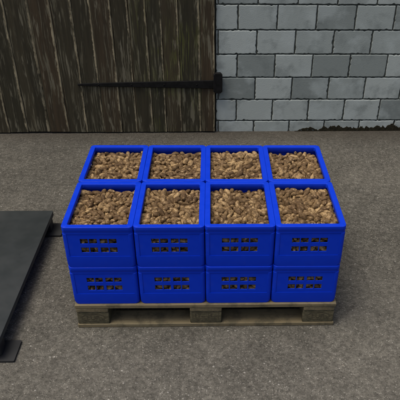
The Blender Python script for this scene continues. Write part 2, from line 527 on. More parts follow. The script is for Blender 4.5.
# ------------------------------------------------------------------ pallet
PH = .138
def build_pallet():
    root = empty('wooden_pallet', (0, 0, 0))
    tag(root, 'weathered wooden pallet carrying the stacked blue crates', 'pallet')
    rn = random.Random(21)
    y0, y1 = -.008, .792
    def board(name, L, W, T, loc, rz=0, mat=M_PALLET):
        bm = bmesh.new(); n = 12
        rings = []
        for i in range(n + 1):
            x = -L / 2 + L * i / n
            a, b = rn.uniform(-.0012, .0012), rn.uniform(-.0012, .0012)
            rings.append([(x, -W / 2 + a, -T / 2), (x, W / 2 + b, -T / 2), (x, W / 2 + b, T / 2), (x, -W / 2 + a, T / 2)])
        vs = loft_rings(bm, rings, close=False); bm.faces.new(vs[0]); bm.faces.new(vs[-1])
        return link(name, mesh(name, bm), mat, root, loc=loc, rot=(0, 0, rz), bevel=.003)
    ws = [.145, .10, .145, .10, .145]; gap = (.80 - sum(ws)) / 4; y = y0
    for w in ws:
        board('top_board', 1.206 + rn.uniform(-.004, .004), w, .0205, (.603, y + w / 2, PH - .0105)); y += w + gap
    bx = [.0775, .6, 1.1275]
    for x in bx: board('cross_board', .798, .146, .0205, (x, .392, PH - .0325), math.pi / 2)
    for yc in (y0 + .05, .392, y1 - .05): board('bottom_board', 1.204, .10, .0205, (.603, yc, .0108))
    for ix, x in enumerate(bx):
        for iy, yc in enumerate((y0 + .054, .392, y1 - .054)):
            bm = bmesh.new(); add_box(bm, -.0735, .0735, -.05, .05, .0215, .0945)
            b = link('block', mesh('block', bm), M_PBLOCK, root, loc=(x, yc, 0), bevel=.004)
            if iy == 0:
                yy = -.0503
                bm = bmesh.new()
                if ix != 1:
                    n = 40
                    for i in range(n):   # branded oval line
                        a0, a1 = 2 * math.pi * i / n, 2 * math.pi * (i + 1) / n
                        q = [(.055 * math.cos(a), .024 * math.sin(a)) for a in (a0, a1)]
                        p = [(.051 * math.cos(a), .0205 * math.sin(a)) for a in (a0, a1)]
                        vf = [bm.verts.new((u, yy, .058 + w)) for u, w in (q[0], q[1], p[1], p[0])]
                        bm.faces.new(vf)
                    bmesh.ops.remove_doubles(bm, verts=bm.verts, dist=1e-5)
                    cu = bpy.data.curves.new('brand', 'FONT'); cu.body = 'EUR'; cu.size = .036; cu.align_x = 'CENTER'; cu.align_y = 'CENTER'
                    to = bpy.data.objects.new('tmp', cu); COL.objects.link(to)
                    bpy.context.view_layer.update()
                    tm = bpy.data.meshes.new_from_object(to)
                    bpy.data.objects.remove(to)
                    b2 = bmesh.new(); b2.from_mesh(tm)
                    vmap = {v: bm.verts.new((v.co.x, yy, .058 + v.co.y)) for v in b2.verts}
                    for f in b2.faces: bm.faces.new([vmap[v] for v in f.verts])
                    b2.free()
                else:
                    for (xa, xb, za, zb) in ((-.062, -.0595, .03, .088), (.0595, .062, .03, .088), (-.0594, .0594, .0855, .088), (-.0594, .0594, .03, .0325), (.012, .0142, .0495, .0854), (-.0594, .0594, .047, .0493)):
                        bm.faces.new([bm.verts.new(c) for c in ((xa, yy, za), (xb, yy, za), (xb, yy, zb), (xa, yy, zb))])
                    # worn, unreadable stamped strokes
                    for (xa, xb, za, zb) in ((-.05, -.044, .056, .079), (-.036, -.022, .072, .079), (-.034, -.028, .056, .068), (-.02, -.002, .056, .063), (.022, .03, .056, .079), (.036, .05, .06, .067), (-.045, -.03, .037, .042), (-.02, .005, .037, .042), (.015, .045, .037, .042)):
                        bm.faces.new([bm.verts.new(c) for c in ((xa, yy, za), (xb, yy, za), (xb, yy, zb), (xa, yy, zb))])
                me = bpy.data.meshes.new('brand_mark'); bm.to_mesh(me); bm.free()
                link('brand_mark', me, M_STAMP, b, smooth=0)
build_pallet()

# ------------------------------------------------------------------ crates
CW, CD, CH = .3, .3925, .2103
def crate_parts():
    P = []
    hx, hy = .1498, .1960
    # rim: stepped collar with a rounded lip
    bm = bmesh.new(); r = .019
    prof = [(hx - .001, hy - .001, .1765, r), (hx - .001, hy - .001, .1885, r), (hx, hy, .1905, r), (hx, hy, .2075, r),
            (hx - .0003, hy - .0003, CH - .0012, r), (hx - .0014, hy - .0014, CH - .0003, r), (.1275, .173, CH - .0003, .008), (.1262, .1717, CH - .0012, .007), (.1255, .171, .2075, .007), (.1255, .171, .190, .007), (.1335, .179, .1765, .007)]
    loft_rings(bm, [rrect(a, b, c, z, 5) for a, b, z, c in prof])
    P.append(('rim', mesh('rim', bm), 0))
    # base: lower skirt with clipped bottom corners, and the floor
    bm = bmesh.new()
    prof = [(.1474, .1936, .0008, .022), (.1480, .1942, .015, .012), (.1486, .1948, .0575, .012), (.1486, .1948, .0605, .012), (.1375, .1835, .0605, .008), (.1375, .1835, .004, .008)]
    vs = loft_rings(bm, [rrect(a, b, c, z, 5) for a, b, z, c in prof], close=False)
    bm.faces.new(vs[0]); bm.faces.new(vs[-1])
    P.append(('base', mesh('base', bm), 0))
    # corner posts
    for sx in (-1, 1):
        for sy in (-1, 1):
            bm = bmesh.new()
            def prof2(ox, oy, z, w=.019, t=.0065):
                c = [(ox - w, oy), (ox - .010, oy), (ox - .006, oy - .0015), (ox - .0015, oy - .006), (ox, oy - .010), (ox, oy - w), (ox - t, oy - w), (ox - t, oy - t), (ox - w, oy - t)]
                return [(sx * a, sy * b, z) for a, b in c]
            vs = loft_rings(bm, [prof2(.1484, .1946, .0607), prof2(.1484, .1946, .1762)], close=False)
            bm.faces.new(vs[0]); bm.faces.new(vs[-1])
            P.append(('corner_post', mesh('corner_post', bm), .0008))
    def cuts(ws, gaps):
        tot = sum(ws) + sum(gaps); x = -tot / 2; us = [x]; H = []
        for i, w in enumerate(ws):
            x += w; H.append(len(us) - 1); us.append(x)
            if i < len(gaps): x += gaps[i]; us.append(x)
        return us, H
    zs = [.0608, .0795, .1060, .1255, .1500, .1760]
    us, H = cuts([.0325] * 4, [.0055, .0125, .0055])
    for s in (-1, 1):
        bm = bmesh.new(); u2 = [-.1310] + us + [.1310]
        holes = {(h + 1, j) for h in H for j in (1, 3)}
        panel(bm, u2, zs, holes, lambda u, d, z: (u, s * (.1928 - d), z), .0045)
        P.append(('front_panel' if s < 0 else 'back_panel', mesh('end_panel', bm), .0008))
    us, H = cuts([.0325] * 6, [.0055, .0125, .0055, .0125, .0055])
    for s in (-1, 1):
        bm = bmesh.new(); u2 = [-.1770] + us + [.1770]
        holes = {(h + 1, j) for h in H for j in (1, 3)}
        panel(bm, u2, zs, holes, lambda u, d, z: (s * (.1466 - d), u, z), .0045)
        P.append(('side_panel', mesh('side_panel', bm), .0008))
    return P
CRATE = crate_parts()
for n, me, b in CRATE:
    me.materials.append(M_CRATE)
    me.shade_smooth(); me.set_sharp_from_angle(angle=math.radians(32))
pos_words = ['leftmost', 'second from the left', 'third from the left', 'rightmost']
crates = {}
jr = random.Random(5)
for l in (0, 1):
    for j in (0, 1):
        for i in range(4):
            x, y, z = .15 + CW * i, .1963 + CD * j, PH + .0003 + CH * l
            c = empty('potato_crate', (x + jr.uniform(-.0004, .0004), y + jr.uniform(-.001, .001), z), jr.uniform(-.002, .002))
            lay = 'top layer' if l else 'bottom layer'
            row = 'front row' if j == 0 else 'back row'
            tag(c, f'blue potato crate, {lay}, {row}, {pos_words[i]}', 'crate', 'blue potato crates stacked on the pallet')
            for n, me, b in CRATE:
                p = bpy.data.objects.new(n, me); COL.objects.link(p); p.parent = c
                if b:
                    md = p.modifiers.new('bevel', 'BEVEL'); md.width = b; md.segments = 2; md.limit_method = 'ANGLE'; md.angle_limit = math.radians(40)
            crates[l, j, i] = c

# ------------------------------------------------------------------ potatoes
# settled heaps: columns = kind, length, x, y, z (0.1 mm) and quaternion (1/100)
HEAPS = [[
2, 407, -1195, -1738, 100, 9, 11, 12, 98, 6, 444, -881, -1684, 118, 18, 31, 86, 35, 0, 428, 302, -1603, 99, 2, 52, 85, 8,
0, 314, 547, -1758, 72, 6, -96, -25, 4, 0, 400, 887, -1651, 97, 53, 22, 27, 78, 7, 472, -986, -1142, 116, 93, -36, 2, 6,
4, 331, -661, -1030, 100, 32, -27, -42, 81, 3, 362, 276, -881, 112, 8, 75, 64, -11, 0, 392, 711, -1379, 90, 8, -1, -43, 90,
5, 325, 1060, -958, 94, 16, 13, -13, 97, 0, 390, -989, -128, 93, 98, -18, -9, -4, 2, 395, -870, -348, 98, 13, -90, -41, 0,
8, 368, 403, -351, 86, 15, -82, -54, 8, 0, 375, 801, -310, 86, 2, 24, 97, -5, 8, 345, 1224, -615, 90, 9, 15, -14, -97,
6, 392, -1263, -78, 106, 69, 19, 18, 68, 7, 412, -616, -94, 94, 36, -76, -51, 20, 8, 446, -42, -181, 126, 10, -6, 50, 86,
0, 387, 825, -52, 107, 40, 79, 45, 7, 4, 322, 1071, -33, 96, 22, -87, -45, 3, 7, 429, -1210, 354, 105, 32, -8, 31, -89,
4, 328, -583, 784, 99, 20, -48, -80, 30, 0, 348, 43, 460, 77, 19, -85, -49, 6, 6, 403, 378, 504, 102, 24, 20, -77, -56,
0, 377, 1093, 564, 87, 9, -72, -68, 11, 3, 459, -1264, 959, 138, 16, -73, 64, -16, 6, 406, -732, 1185, 125, 10, -74, 65, -14,
9, 388, 24, 1182, 100, 16, 15, -90, -37, 3, 369, 442, 799, 112, 19, 87, 45, -1, 6, 360, 1284, 1021, 111, 70, -34, -43, 46,
3, 456, -917, 1646, 133, 24, -79, 56, -9, 1, 452, -237, 1263, 152, 15, 65, 70, -24, 8, 350, 167, 1477, 97, 75, 20, 30, 55,
5, 412, 783, 1414, 124, 22, 24, -3, 95, 9, 443, 886, 1662, 108, 3, -44, -89, 11, 6, 322, -754, -1284, 83, 59, 66, 28, 37,
6, 323, -503, -1578, 90, 2, -32, 94, 14, 8, 467, -224, -1679, 169, 48, 13, 74, 45, 0, 326, 469, -1074, 81, 91, -19, 11, -36,
6, 338, 1284, -1209, 86, 33, 58, 62, 42, 6, 447, -1268, -822, 210, 38, 63, 4, -68, 3, 421, -516, -1330, 150, 12, 80, 53, -25,
7, 377, -238, -1152, 97, 99, 7, 10, 4, 4, 347, 538, -834, 101, 95, -4, 7, 29, 4, 341, 926, -1184, 100, 22, 67, 69, 15,
7, 325, -927, -945, 95, 34, 91, 12, 19, 2, 364, -557, -823, 87, 100, 6, -7, 2, 9, 447, -97, -671, 106, 2, 53, -85, -1,
1, 434, 405, -627, 135, 71, 69, -9, 7, 2, 327, 1039, -766, 77, 100, 5, -1, -5, 2, 477, -1189, -387, 107, 6, 30, -94, -15,
4, 331, -826, 59, 102, 73, -51, 29, -34, 9, 447, 135, 222, 115, 3, 68, -70, -21, 6, 401, 267, -90, 105, 64, 30, -37, -61,
7, 447, 1254, 140, 174, 22, 76, -50, 35, 5, 339, -1022, 805, 97, 98, 7, -13, 16, 5, 409, -508, 227, 111, 26, -90, 28, -22,
2, 414, -125, 564, 115, 84, -40, -23, 29, 7, 468, 782, 525, 122, 8, -10, 7, 99, 6, 367, 1268, 676, 103, 3, -70, -71, -8,
1, 440, -983, 1087, 115, 0, -38, -91, -14, 4, 428, -434, 1020, 126, 73, -10, 5, 67, 1, 462, 161, 733, 159, 38, 14, 72, 56,
9, 432, 783, 1062, 100, 80, -20, 22, -52, 2, 403, 1190, 1467, 91, 2, 12, -98, -17, 1, 473, -1231, 1688, 187, 12, 86, 27, -41,
7, 455, -559, 1727, 108, 9, -3, -50, 86, 5, 384, 237, 1511, 274, 94, 12, 7, 30, 1, 422, 340, 1742, 110, 5, 4, -99, -12,
9, 314, 736, 1692, 238, 56, -42, -41, 59, 8, 344, -1308, -1477, 98, 69, -8, -30, 65, 2, 403, -742, -1474, 175, 5, -87, 10, 47,
4, 448, 90, -1714, 181, 35, 7, 93, -8, 2, 323, 498, -1533, 92, 47, -45, -37, 66, 5, 310, 1148, -1767, 98, 9, -8, 31, 94,
9, 394, -791, -1224, 275, 1, 90, 43, 0, 9, 433, -356, -979, 118, 22, 22, -26, -92, 8, 380, -4, -989, 89, 3, -10, -96, 24,
8, 344, 686, -1544, 140, 40, -30, 86, 9, 9, 409, 1289, -884, 116, 59, 32, 57, 48, 4, 417, -1079, -696, 124, 29, -78, 53, -16,
2, 440, -327, -627, 125, 44, -55, -50, 50, 8, 362, 100, -737, 85, 29, -52, 68, -43, 1, 437, 648, -469, 115, 24, -31, -79, 47,
2, 427, 1002, -501, 96, 11, 94, 33, 6, 5, 356, -944, 351, 101, 56, -14, 17, -80, 0, 339, -234, 321, 82, 93, 34, 1, 12,
3, 377, -311, -10, 110, 97, 10, -4, 23, 4, 474, 726, 189, 139, 50, 8, 7, -86, 5, 468, 1259, -199, 146, 65, 23, -33, -65,
9, 385, -858, 644, 144, 90, 23, 36, -14, 2, 442, -386, 547, 115, 32, -65, 58, -37, 3, 432, -173, 182, 276, 11, -8, -18, 97,
2, 318, 537, 372, 78, 77, 63, 6, 11, 8, 449, 1230, 386, 189, 43, 77, 34, -32, 2, 326, -1228, 1262, 73, 17, 98, 12, 3,
4, 389, -640, 972, 293, 80, 4, -4, 60, 3, 479, -168, 865, 146, 42, 26, -42, -76, 9, 359, 795, 780, 96, 24, 15, 60, 75,
0, 313, 1042, 835, 69, 4, -1, -98, 20, 7, 421, -1199, 1456, 116, 24, -6, -21, -95, 4, 443, -564, 1462, 127, 5, -32, -91, 24,
3, 423, -247, 1583, 145, 16, 20, -91, 33, 0, 410, 504, 1325, 97, 96, -21, -6, -18, 0, 464, 1185, 1709, 112, 23, 3, 30, 93,
1, 431, -1031, -1389, 140, 7, 1, 82, 56, 2, 320, -439, -1777, 81, 5, 2, -94, 33, 8, 390, 12, -1281, 135, 15, 29, 6, -94,
2, 462, 636, -1738, 250, 97, 1, 22, -6, 4, 446, 1015, -1722, 310, 5, 10, -71, -69, 2, 354, -1305, -1147, 98, 55, -51, 47, -47,
8, 405, -381, -793, 330, 14, 70, -60, -36, 1, 332, 226, -1141, 92, 11, -16, 98, 3, 8, 401, 794, -847, 110, 50, 35, 50, 61,
8, 365, 1056, -1078, 223, 29, -21, -93, -13, 8, 363, -939, -406, 262, 17, -88, -43, -13, 8, 331, -872, -654, 89, 76, 27, -8, -58,
4, 392, 164, -437, 146, 66, -17, -23, -69, 9, 446, 355, -801, 298, 9, 78, -59, -18, 9, 437, 1257, -496, 327, 85, 12, -49, 15,
5, 400, -1065, 72, 198, 69, -8, 68, 23, 2, 440, -466, -283, 119, 22, -7, 39, -89, 1, 345, -224, -111, 270, 54, -29, 56, -56,
3, 419, 400, 173, 138, 33, -36, -83, 28, 4, 347, 1010, 301, 111, 17, -33, -54, 75, 5, 403, -1196, 624, 129, 53, -82, -10, -18,
4, 379, -683, 482, 116, 29, 86, 41, -5, 9, 460, 216, 460, 314, 11, -43, -48, 76, 3, 473, 605, 718, 280, 7, 24, -96, -14,
5, 475, 971, 698, 291, 96, -3, 16, 22, 8, 379, -1202, 1202, 257, 75, -59, 5, -29, 8, 441, -333, 1136, 391, 22, 69, 43, 54,
0, 373, 303, 1200, 101, 37, 43, 56, 61, 1, 454, 562, 1035, 180, 17, -41, -37, 81, 7, 441, 1074, 1106, 109, 0, 78, 62, -6,
2, 448, -981, 1376, 188, 46, 29, -43, 72, 8, 359, -535, 1231, 255, 55, -82, 12, -4, 7, 471, 56, 1681, 231, 78, 15, -41, 45,
0, 328, 384, 1530, 85, 5, 40, -86, 32, 0, 325, 994, 1730, 256, 88, 22, -24, -33, 1, 435, -1270, -1534, 359, 18, -62, 32, -69,
2, 392, -229, -1412, 99, 19, -35, -87, 29, 6, 331, 37, -1490, 104, 84, -38, -33, 20, 7, 328, 374, -1318, 82, 61, -27, 15, -73,
8, 359, 1080, -1336, 100, 11, -48, 86, 13, 5, 456, -952, -961, 305, 9, 16, 95, 26, 4, 320, -485, -1133, 266, 12, -3, 11, -99,
4, 430, 70, -1080, 315, 76, -58, 22, 22, 0, 401, 693, -1104, 98, 56, 8, 23, 79, 4, 394, 1274, -766, 349, 69, 22, -66, -20,
9, 428, -802, -785, 236, 94, -6, 16, -30, 3, 364, -707, -581, 109, 61, 12, 23, 75, 1, 418, -60, -872, 280, 11, -17, -29, -93,
8, 406, 923, -791, 240, 63, -12, 6, 76, 9, 347, 1133, -867, 235, 16, 60, 79, -3, 8, 374, -1301, -21, 406, 53, -42, 71, 22,
9, 317, -729, 207, 90, 41, -81, 36, -20, 0, 371, -62, 110, 82, 16, -65, -73, 13, 1, 426, 568, -169, 196, 10, -38, -83, 40,
2, 413, 935, 23, 259, 88, -10, 18, 42, 9, 381, -654, 658, 280, 28, -10, 68, -67, 9, 396, -534, 435, 274, 37, -54, 52, -55,
4, 471, 254, 87, 380, 46, -81, -2, -37, 8, 372, 516, 429, 251, 95, 7, 8, 29, 7, 426, 700, 414, 374, 73, 6, -2, 68,
5, 372, -1064, 809, 307, 5, -12, 62, -78, 9, 335, -900, 1221, 274, 2, -13, 99, 5, 0, 466, 223, 981, 138, 7, 19, 81, -56,
6, 412, 437, 1373, 304, 24, -24, 34, -87, 7, 442, 1255, 1296, 224, 66, -45, 50, 34, 8, 396, -1041, 1673, 329, 58, 7, 24, -78,
7, 449, -716, 1692, 301, 49, -80, 30, -20, 2, 330, -95, 1781, 111, 13, -19, -57, -79, 0, 415, 608, 1653, 98, 79, 19, 13, 56,
3, 418, 992, 1417, 281, 4, 50, 73, 47, 7, 462, -1059, -1689, 295, 87, -24, -19, -40, 2, 378, -620, -1670, 230, 9, -71, 70, 3,
7, 436, -73, -1523, 276, 6, -62, -70, 35, 6, 402, 802, -1555, 384, 15, -3, -3, -99, 1, 446, 1179, -1553, 118, 88, -47, 4, -1,
4, 466, -1251, -1146, 322, 20, 71, -52, -44, 3, 401, -391, -1340, 358, 95, -5, 13, -29, 2, 368, -208, -1084, 283, 54, -74, -2, 39,
9, 314, 545, -1022, 222, 5, -74, 66, 12, 8, 427, 969, -1364, 270, 81, 46, -3, 35, 0, 376, -1235, -564, 274, 23, 92, 26, 21,
0, 314, -499, -576, 69, 18, -74, -64, 11, 8, 430, -157, -365, 178, 98, 16, 11, -6, 2, 429, 486, -377, 311, 18, 23, 8, -95,
4, 406, 999, -271, 235, 89, -15, -10, -42, 2, 354, -1085, -168, 245, 5, -92, 39, -6, 4, 348, -474, -117, 275, 74, -60, -21, 21,
3, 408, 316, -193, 343, 11, -33, 93, -4, 0, 315, 803, -213, 331, 50, 8, 84, 22, 8, 323, 718, -7, 293, 38, 53, -16, -74,
5, 437, -1252, 239, 302, 23, -58, 77, -14, 8, 451, -206, 610, 318, 11, 28, -77, -57, 9, 373, 278, 776, 337, 81, -41, 26, 33,
2, 473, 527, 169, 338, 7, 78, -54, -30, 3, 396, 1272, 644, 322, 37, -60, 58, -41, 8, 333, -778, 855, 124, 48, -44, -75, 15,
9, 374, -378, 774, 288, 35, -75, -52, 22, 8, 395, 207, 1188, 261, 4, 86, -50, 7, 1, 424, 856, 971, 285, 37, 25, -25, 86,
6, 450, 1222, 1032, 322, 36, 19, -10, -91, 0, 454, -889, 1617, 458, 29, -74, -60, -5, 6, 399, -754, 1438, 346, 53, 21, 64, -52,
1, 368, -38, 1387, 146, 62, -32, 13, 71, 4, 390, 475, 1734, 300, 4, -9, -94, -33, 6, 445, 1247, 1736, 412, 19, -56, -32, -74,
0, 404, -1012, -1469, 335, 95, 9, -7, -29, 2, 411, -429, -1650, 250, 2, -70, -70, -10, 5, 381, 211, -1465, 291, 23, -46, -80, 32,
0, 327, 410, -1567, 229, 73, -10, 8, 67, 1, 392, 1200, -1496, 347, 0, -2, 67, -74, 0, 467, -690, -1228, 466, 30, 86, 41, -1,
6, 364, -579, -958, 268, 33, -2, -76, -56, 0, 431, 332, -1163, 293, 40, 31, -84, -22, 4, 408, 743, -926, 335, 33, 70, 37, 51,
1, 331, 1301, -1368, 227, 15, -57, -58, -57, 0, 435, -1288, -324, 331, 71, 21, 45, 50, 5, 368, -701, -327, 259, 68, -10, 15, -71,
0, 315, -169, -677, 268, 39, -5, 34, -85, 8, 382, 675, -722, 251, 29, 0, -19, -94, 1, 433, 851, -447, 289, 26, -17, -70, 65,
9, 433, -1250, 240, 542, 85, 5, 18, -49, 4, 463, -847, -40, 328, 26, -58, 74, -22, 8, 344, 16, -18, 209, 3, 15, -30, 94,
1, 343, 636, -142, 401, 6, 20, -96, 18, 7, 372, 1118, -21, 326, 39, 61, 13, 68, 6, 451, -951, 460, 324, 1, -6, -90, 42,
7, 472, -255, 381, 453, 57, 80, -2, 18, 9, 464, 6, 360, 319, 9, 47, 60, -65, 4, 406, 833, 833, 473, 4, -99, -12, 7,
0, 443, 983, 289, 336, 29, 36, 82, 34, 5, 428, -905, 1025, 364, 91, -30, -27, -11, 0, 353, -606, 802, 443, 99, 1, 2, -13,
0, 345, -194, 914, 355, 11, -69, 65, -30, 4, 473, 437, 953, 419, 30, -70, 49, -42, 8, 437, 1282, 702, 545, 48, -47, 59, -44,
1, 470, -1260, 1369, 394, 72, -29, 13, 61, 6, 374, -341, 1755, 317, 7, -72, 11, -68, 4, 386, -122, 1527, 344, 32, -90, 22, 21,
8, 393, 704, 1482, 367, 80, -42, 17, -40, 6, 312, 873, 1249, 190, 10, -44, -36, -81, 4, 384, -1134, -1699, 546, 43, -73, -53, -9,
4, 467, -327, -1701, 470, 20, -19, -1, -96, 0, 321, -165, -1250, 233, 25, 92, 28, 9, 3, 390, 331, -1678, 422, 21, -87, -42, 16,
6, 461, 1253, -1737, 543, 60, -8, -80, 2, 0, 406, -1016, -1198, 413, 30, 45, 54, 64, 1, 320, -428, -1030, 430, 73, 28, -47, -41,
4, 474, -273, -911, 549, 44, 10, 21, 87, 0, 344, 489, -1272, 198, 88, -37, 9, 28, 4, 431, 1012, -949, 472, 22, 0, -68, 70,
5, 369, -888, -559, 386, 5, -41, -30, -86, 6, 325, -254, -514, 300, 14, 2, -12, -98, 1, 351, 107, -697, 307, 26, 35, 82, -37,
5, 438, 561, -579, 393, 76, -65, -3, 3, 0, 373, 910, -683, 405, 88, -24, -15, -38, 2, 388, -1149, -155, 429, 26, 30, -90, -19,
5, 339, -316, -311, 384, 28, -4, 22, 93, 1, 454, 1, -195, 354, 27, -11, 7, -95, 3, 420, 922, -133, 525, 8, 33, 87, -37,
8, 417, 1203, -246, 394, 94, -20, 10, -27, 4, 460, -761, 443, 626, 15, -67, -6, -73, 9, 379, -577, 85, 297, 45, 71, 41, 35,
1, 476, -278, 708, 563, 76, 65, -4, -4, 9, 397, 521, 541, 459, 69, 56, 8, 45, 7, 409, 895, 442, 487, 8, -43, 60, -67,
3, 349, -1283, 1017, 374, 10, 78, -60, -18, 5, 324, -754, 1255, 430, 17, -97, 15, 9, 9, 368, -10, 1107, 278, 84, -51, 20, 6,
5, 461, 608, 1240, 419, 32, -85, 30, 28, 7, 322, 929, 1262, 405, 31, -7, 58, -75, 9, 325, -1255, 1753, 415, 33, 11, -94, -9,
5, 313, -541, 1772, 424, 67, -46, 53, 25, 4, 472, -32, 1301, 423, 2, 4, 61, -79, 6, 468, 300, 1695, 539, 79, -36, -48, -13,
9, 354, 1218, 1538, 278, 8, -12, -85, -51, 3, 377, -1238, -1315, 522, 83, 40, 31, -23, 3, 323, -783, -1703, 334, 74, 13, -25, -61,
8, 445, 50, -1691, 498, 78, 42, 45, 13, 7, 338, 572, -1770, 457, 9, 6, -84, 53, 8, 362, 815, -1366, 403, 57, -81, -12, -2,
0, 472, -1153, -661, 448, 29, 29, -61, 67, 3, 460, -482, -1281, 608, 70, -14, -14, 68, 7, 331, -135, -721, 418, 3, 99, 15, 5,
9, 400, 530, -894, 407, 59, 4, 10, -80, 8, 415, 1255, -1095, 316, 9, 53, -74, -40, 0, 448, -1083, -364, 441, 38, 28, -77, -43,
7, 386, -534, -684, 243, 86, 3, 16, 48, 8, 376, 17, -468, 319, 17, -78, -46, 39, 3, 471, 775, -405, 561, 41, -28, -15, 86,
9, 356, 1087, -670, 325, 77, 1, -53, -35, 8, 349, -697, 270, 266, 28, -66, -69, 9, 7, 357, -641, -204, 442, 29, 34, 53, 72,
9, 436, -27, 133, 484, 12, -78, 57, 23, 3, 444, 659, 65, 545, 11, -17, 95, 23, 6, 319, 819, 199, 400, 40, 70, 2, -59,
7, 432, -1281, 579, 381, 65, -5, 30, 69, 4, 340, -472, 582, 435, 96, -23, 5, -14, 5, 479, 243, 588, 569, 89, 41, 17, 10,
8, 411, 558, 779, 634, 32, 42, -75, -40, 3, 401, 1276, 248, 441, 19, -64, -75, -1, 0, 366, -832, 783, 371, 6, 83, -9, -54,
6, 346, -399, 909, 441, 20, 2, 82, 53, 6, 424, 77, 924, 350, 30, -10, 43, -85, 9, 453, 243, 1153, 529, 78, 26, 30, 48,
4, 326, 1050, 1164, 331, 77, -54, -33, -4, 2, 438, -1001, 1211, 464, 32, -40, 0, 86, 4, 470, -437, 1487, 419, 32, -50, -81, -4,
1, 385, -109, 1755, 401, 47, 37, 55, -59, 5, 411, 443, 1486, 492, 68, -50, -9, 54, 0, 467, 909, 1681, 446, 47, 81, 33, 13,
2, 358, -1025, -1435, 503, 4, 33, -94, 0, 3, 432, -605, -1498, 428, 78, -1, -24, -57, 8, 342, -59, -1307, 353, 7, -13, 14, -98,
1, 386, 547, -1434, 319, 17, 82, -39, -38, 6, 373, 1250, -1243, 462, 34, 22, -24, -88, 3, 343, -1230, -859, 485, 27, 8, -94, 19,
7, 407, -663, -818, 424, 6, -3, 68, -73, 4, 381, 261, -964, 438, 47, -73, 39, -29, 9, 437, 755, -1219, 295, 11, 9, -80, -59,
1, 453, 1041, -1180, 572, 15, -30, 74, 58, 2, 336, -1310, -363, 555, 54, -49, 52, -44, 9, 383, -497, -426, 319, 31, 57, 76, 8,
6, 419, -160, -494, 510, 25, 93, 22, 12, 5, 384, 286, -444, 421, 19, -45, 85, 21, 1, 460, 1046, -457, 477, 41, -39, -54, 63,
3, 326, -1127, -25, 592, 51, -8, -23, 83, 9, 315, -348, 59, 358, 12, -30, -15, 94, 7, 385, -201, -79, 486, 17, -32, 93, 11,
9, 341, 121, -312, 460, 43, -69, -52, 26, 8, 411, 1277, -36, 479, 11, -61, -53, -58, 1, 451, -1042, 645, 495, 51, 85, -5, -8,
1, 395, -454, 366, 618, 9, 54, -75, 36, 5, 402, 51, 811, 549, 19, -62, 75, 11, 1, 443, 297, 897, 676, 58, 54, -7, 61,
6, 329, 1126, 780, 467, 75, 3, 1, 66, 7, 326, -1159, 1041, 506, 15, 21, -27, 93, 9, 330, -530, 1147, 433, 17, 74, 65, 0,
2, 349, -12, 1077, 497, 27, 40, -10, -87, 9, 333, 712, 1030, 499, 7, 96, -3, 26, 0, 383, 1223, 1184, 524, 55, 75, 35, 6,
3, 441, -1093, 1693, 588, 66, -54, -52, -5, 5, 470, -275, 1697, 618, 27, 6, -46, 84, 0, 372, 124, 1528, 436, 34, -24, -32, 85,
8, 375, 675, 1761, 453, 29, -22, -62, -69, 4, 442, 1179, 1465, 499, 97, -11, 7, -19, 6, 423, -894, -1645, 540, 15, -79, -57, 19,
7, 420, -234, -1277, 510, 54, -23, 3, -81, 3, 394, -32, -1420, 516, 85, -16, 47, -17, 9, 384, 574, -1597, 533, 36, 32, 88, 4,
2, 382, 812, -1532, 602, 34, -90, 10, -26, 7, 411, -829, -1005, 517, 96, 14, 22, 0, 8, 443, -454, -626, 540, 28, 25, 56, -74,
5, 387, 22, -918, 516, 13, -69, -52, 48, 0, 391, 702, -760, 545, 82, -32, -10, 46, 3, 397, 1219, -1428, 680, 7, 75, -64, 17,
7, 324, -669, -598, 338, 4, -50, 53, -68, 4, 370, -776, -382, 465, 14, -10, -17, 97, 5, 459, -240, -206, 673, 77, -10, 43, -46,
4, 473, 416, -834, 613, 52, -40, -4, 75, 4, 458, 1237, -884, 657, 13, -57, -76, 26, 3, 333, -958, 243, 290, 8, 12, -66, 74,
6, 464, -474, -74, 508, 66, 36, -48, -44, 4, 441, 332, -148, 609, 20, 91, -14, -32, 1, 322, 661, -150, 605, 70, -67, -19, -16,
2, 388, 1004, 84, 526, 36, -35, 66, 56, 4, 355, -1244, 535, 619, 5, -38, -83, 39, 7, 317, -741, 641, 441, 24, 27, 30, -88,
3, 315, 18, 542, 413, 34, -67, -8, 65, 7, 476, 450, 207, 631, 70, -51, -25, -43, 0, 348, 800, 613, 518, 85, -50, 0, 17,
4, 343, -1235, 838, 532, 22, -22, -2, -95, 8, 400, -580, 913, 591, 62, -15, -10, 76, 9, 345, -196, 970, 521, 34, 4, 29, 89,
6, 434, 546, 1119, 637, 27, 93, -22, 8, 2, 404, 968, 1064, 480, 3, 33, 84, 42, 6, 473, -871, 1433, 635, 1, -30, 94, 16,
8, 461, -657, 1688, 611, 27, -50, 73, 38, 4, 313, 66, 1736, 576, 74, -29, 32, 51, 2, 470, 272, 1403, 700, 78, 43, 20, 41,
6, 458, 839, 1410, 600, 46, -34, 55, -61, 9, 352, -1111, -1388, 665, 7, 73, -66, -13, 3, 374, -668, -1719, 621, 37, -38, -84, -10,
1, 314, 352, -1378, 432, 67, 32, -2, 67, 3, 387, 477, -1179, 486, 38, -50, -45, -63, 9, 454, 897, -1741, 551, 81, 58, 3, 3,
7, 437, -1178, -1106, 597, 11, 4, 70, -70, 5, 416, -182, -1189, 711, 30, -28, 32, -85, 7, 457, -747, -814, 650, 12, -36, 69, -61,
1, 469, 130, -1210, 580, 17, -21, -47, -84, 9, 432, 775, -1013, 663, 3, -17, -98, 11, 0, 314, -842, -683, 536, 54, 17, -69, 46,
2, 364, -462, -400, 511, 23, 93, -20, -20, 4, 424, 137, -657, 545, 16, 53, 81, -20, 6, 378, 537, -447, 591, 50, 5, 33, 80,
6, 338, 1276, -594, 547, 33, 77, -3, 55, 2, 355, -1010, 56, 472, 31, 51, 77, 21, 6, 404, -604, 243, 468, 21, 46, -80, -33,
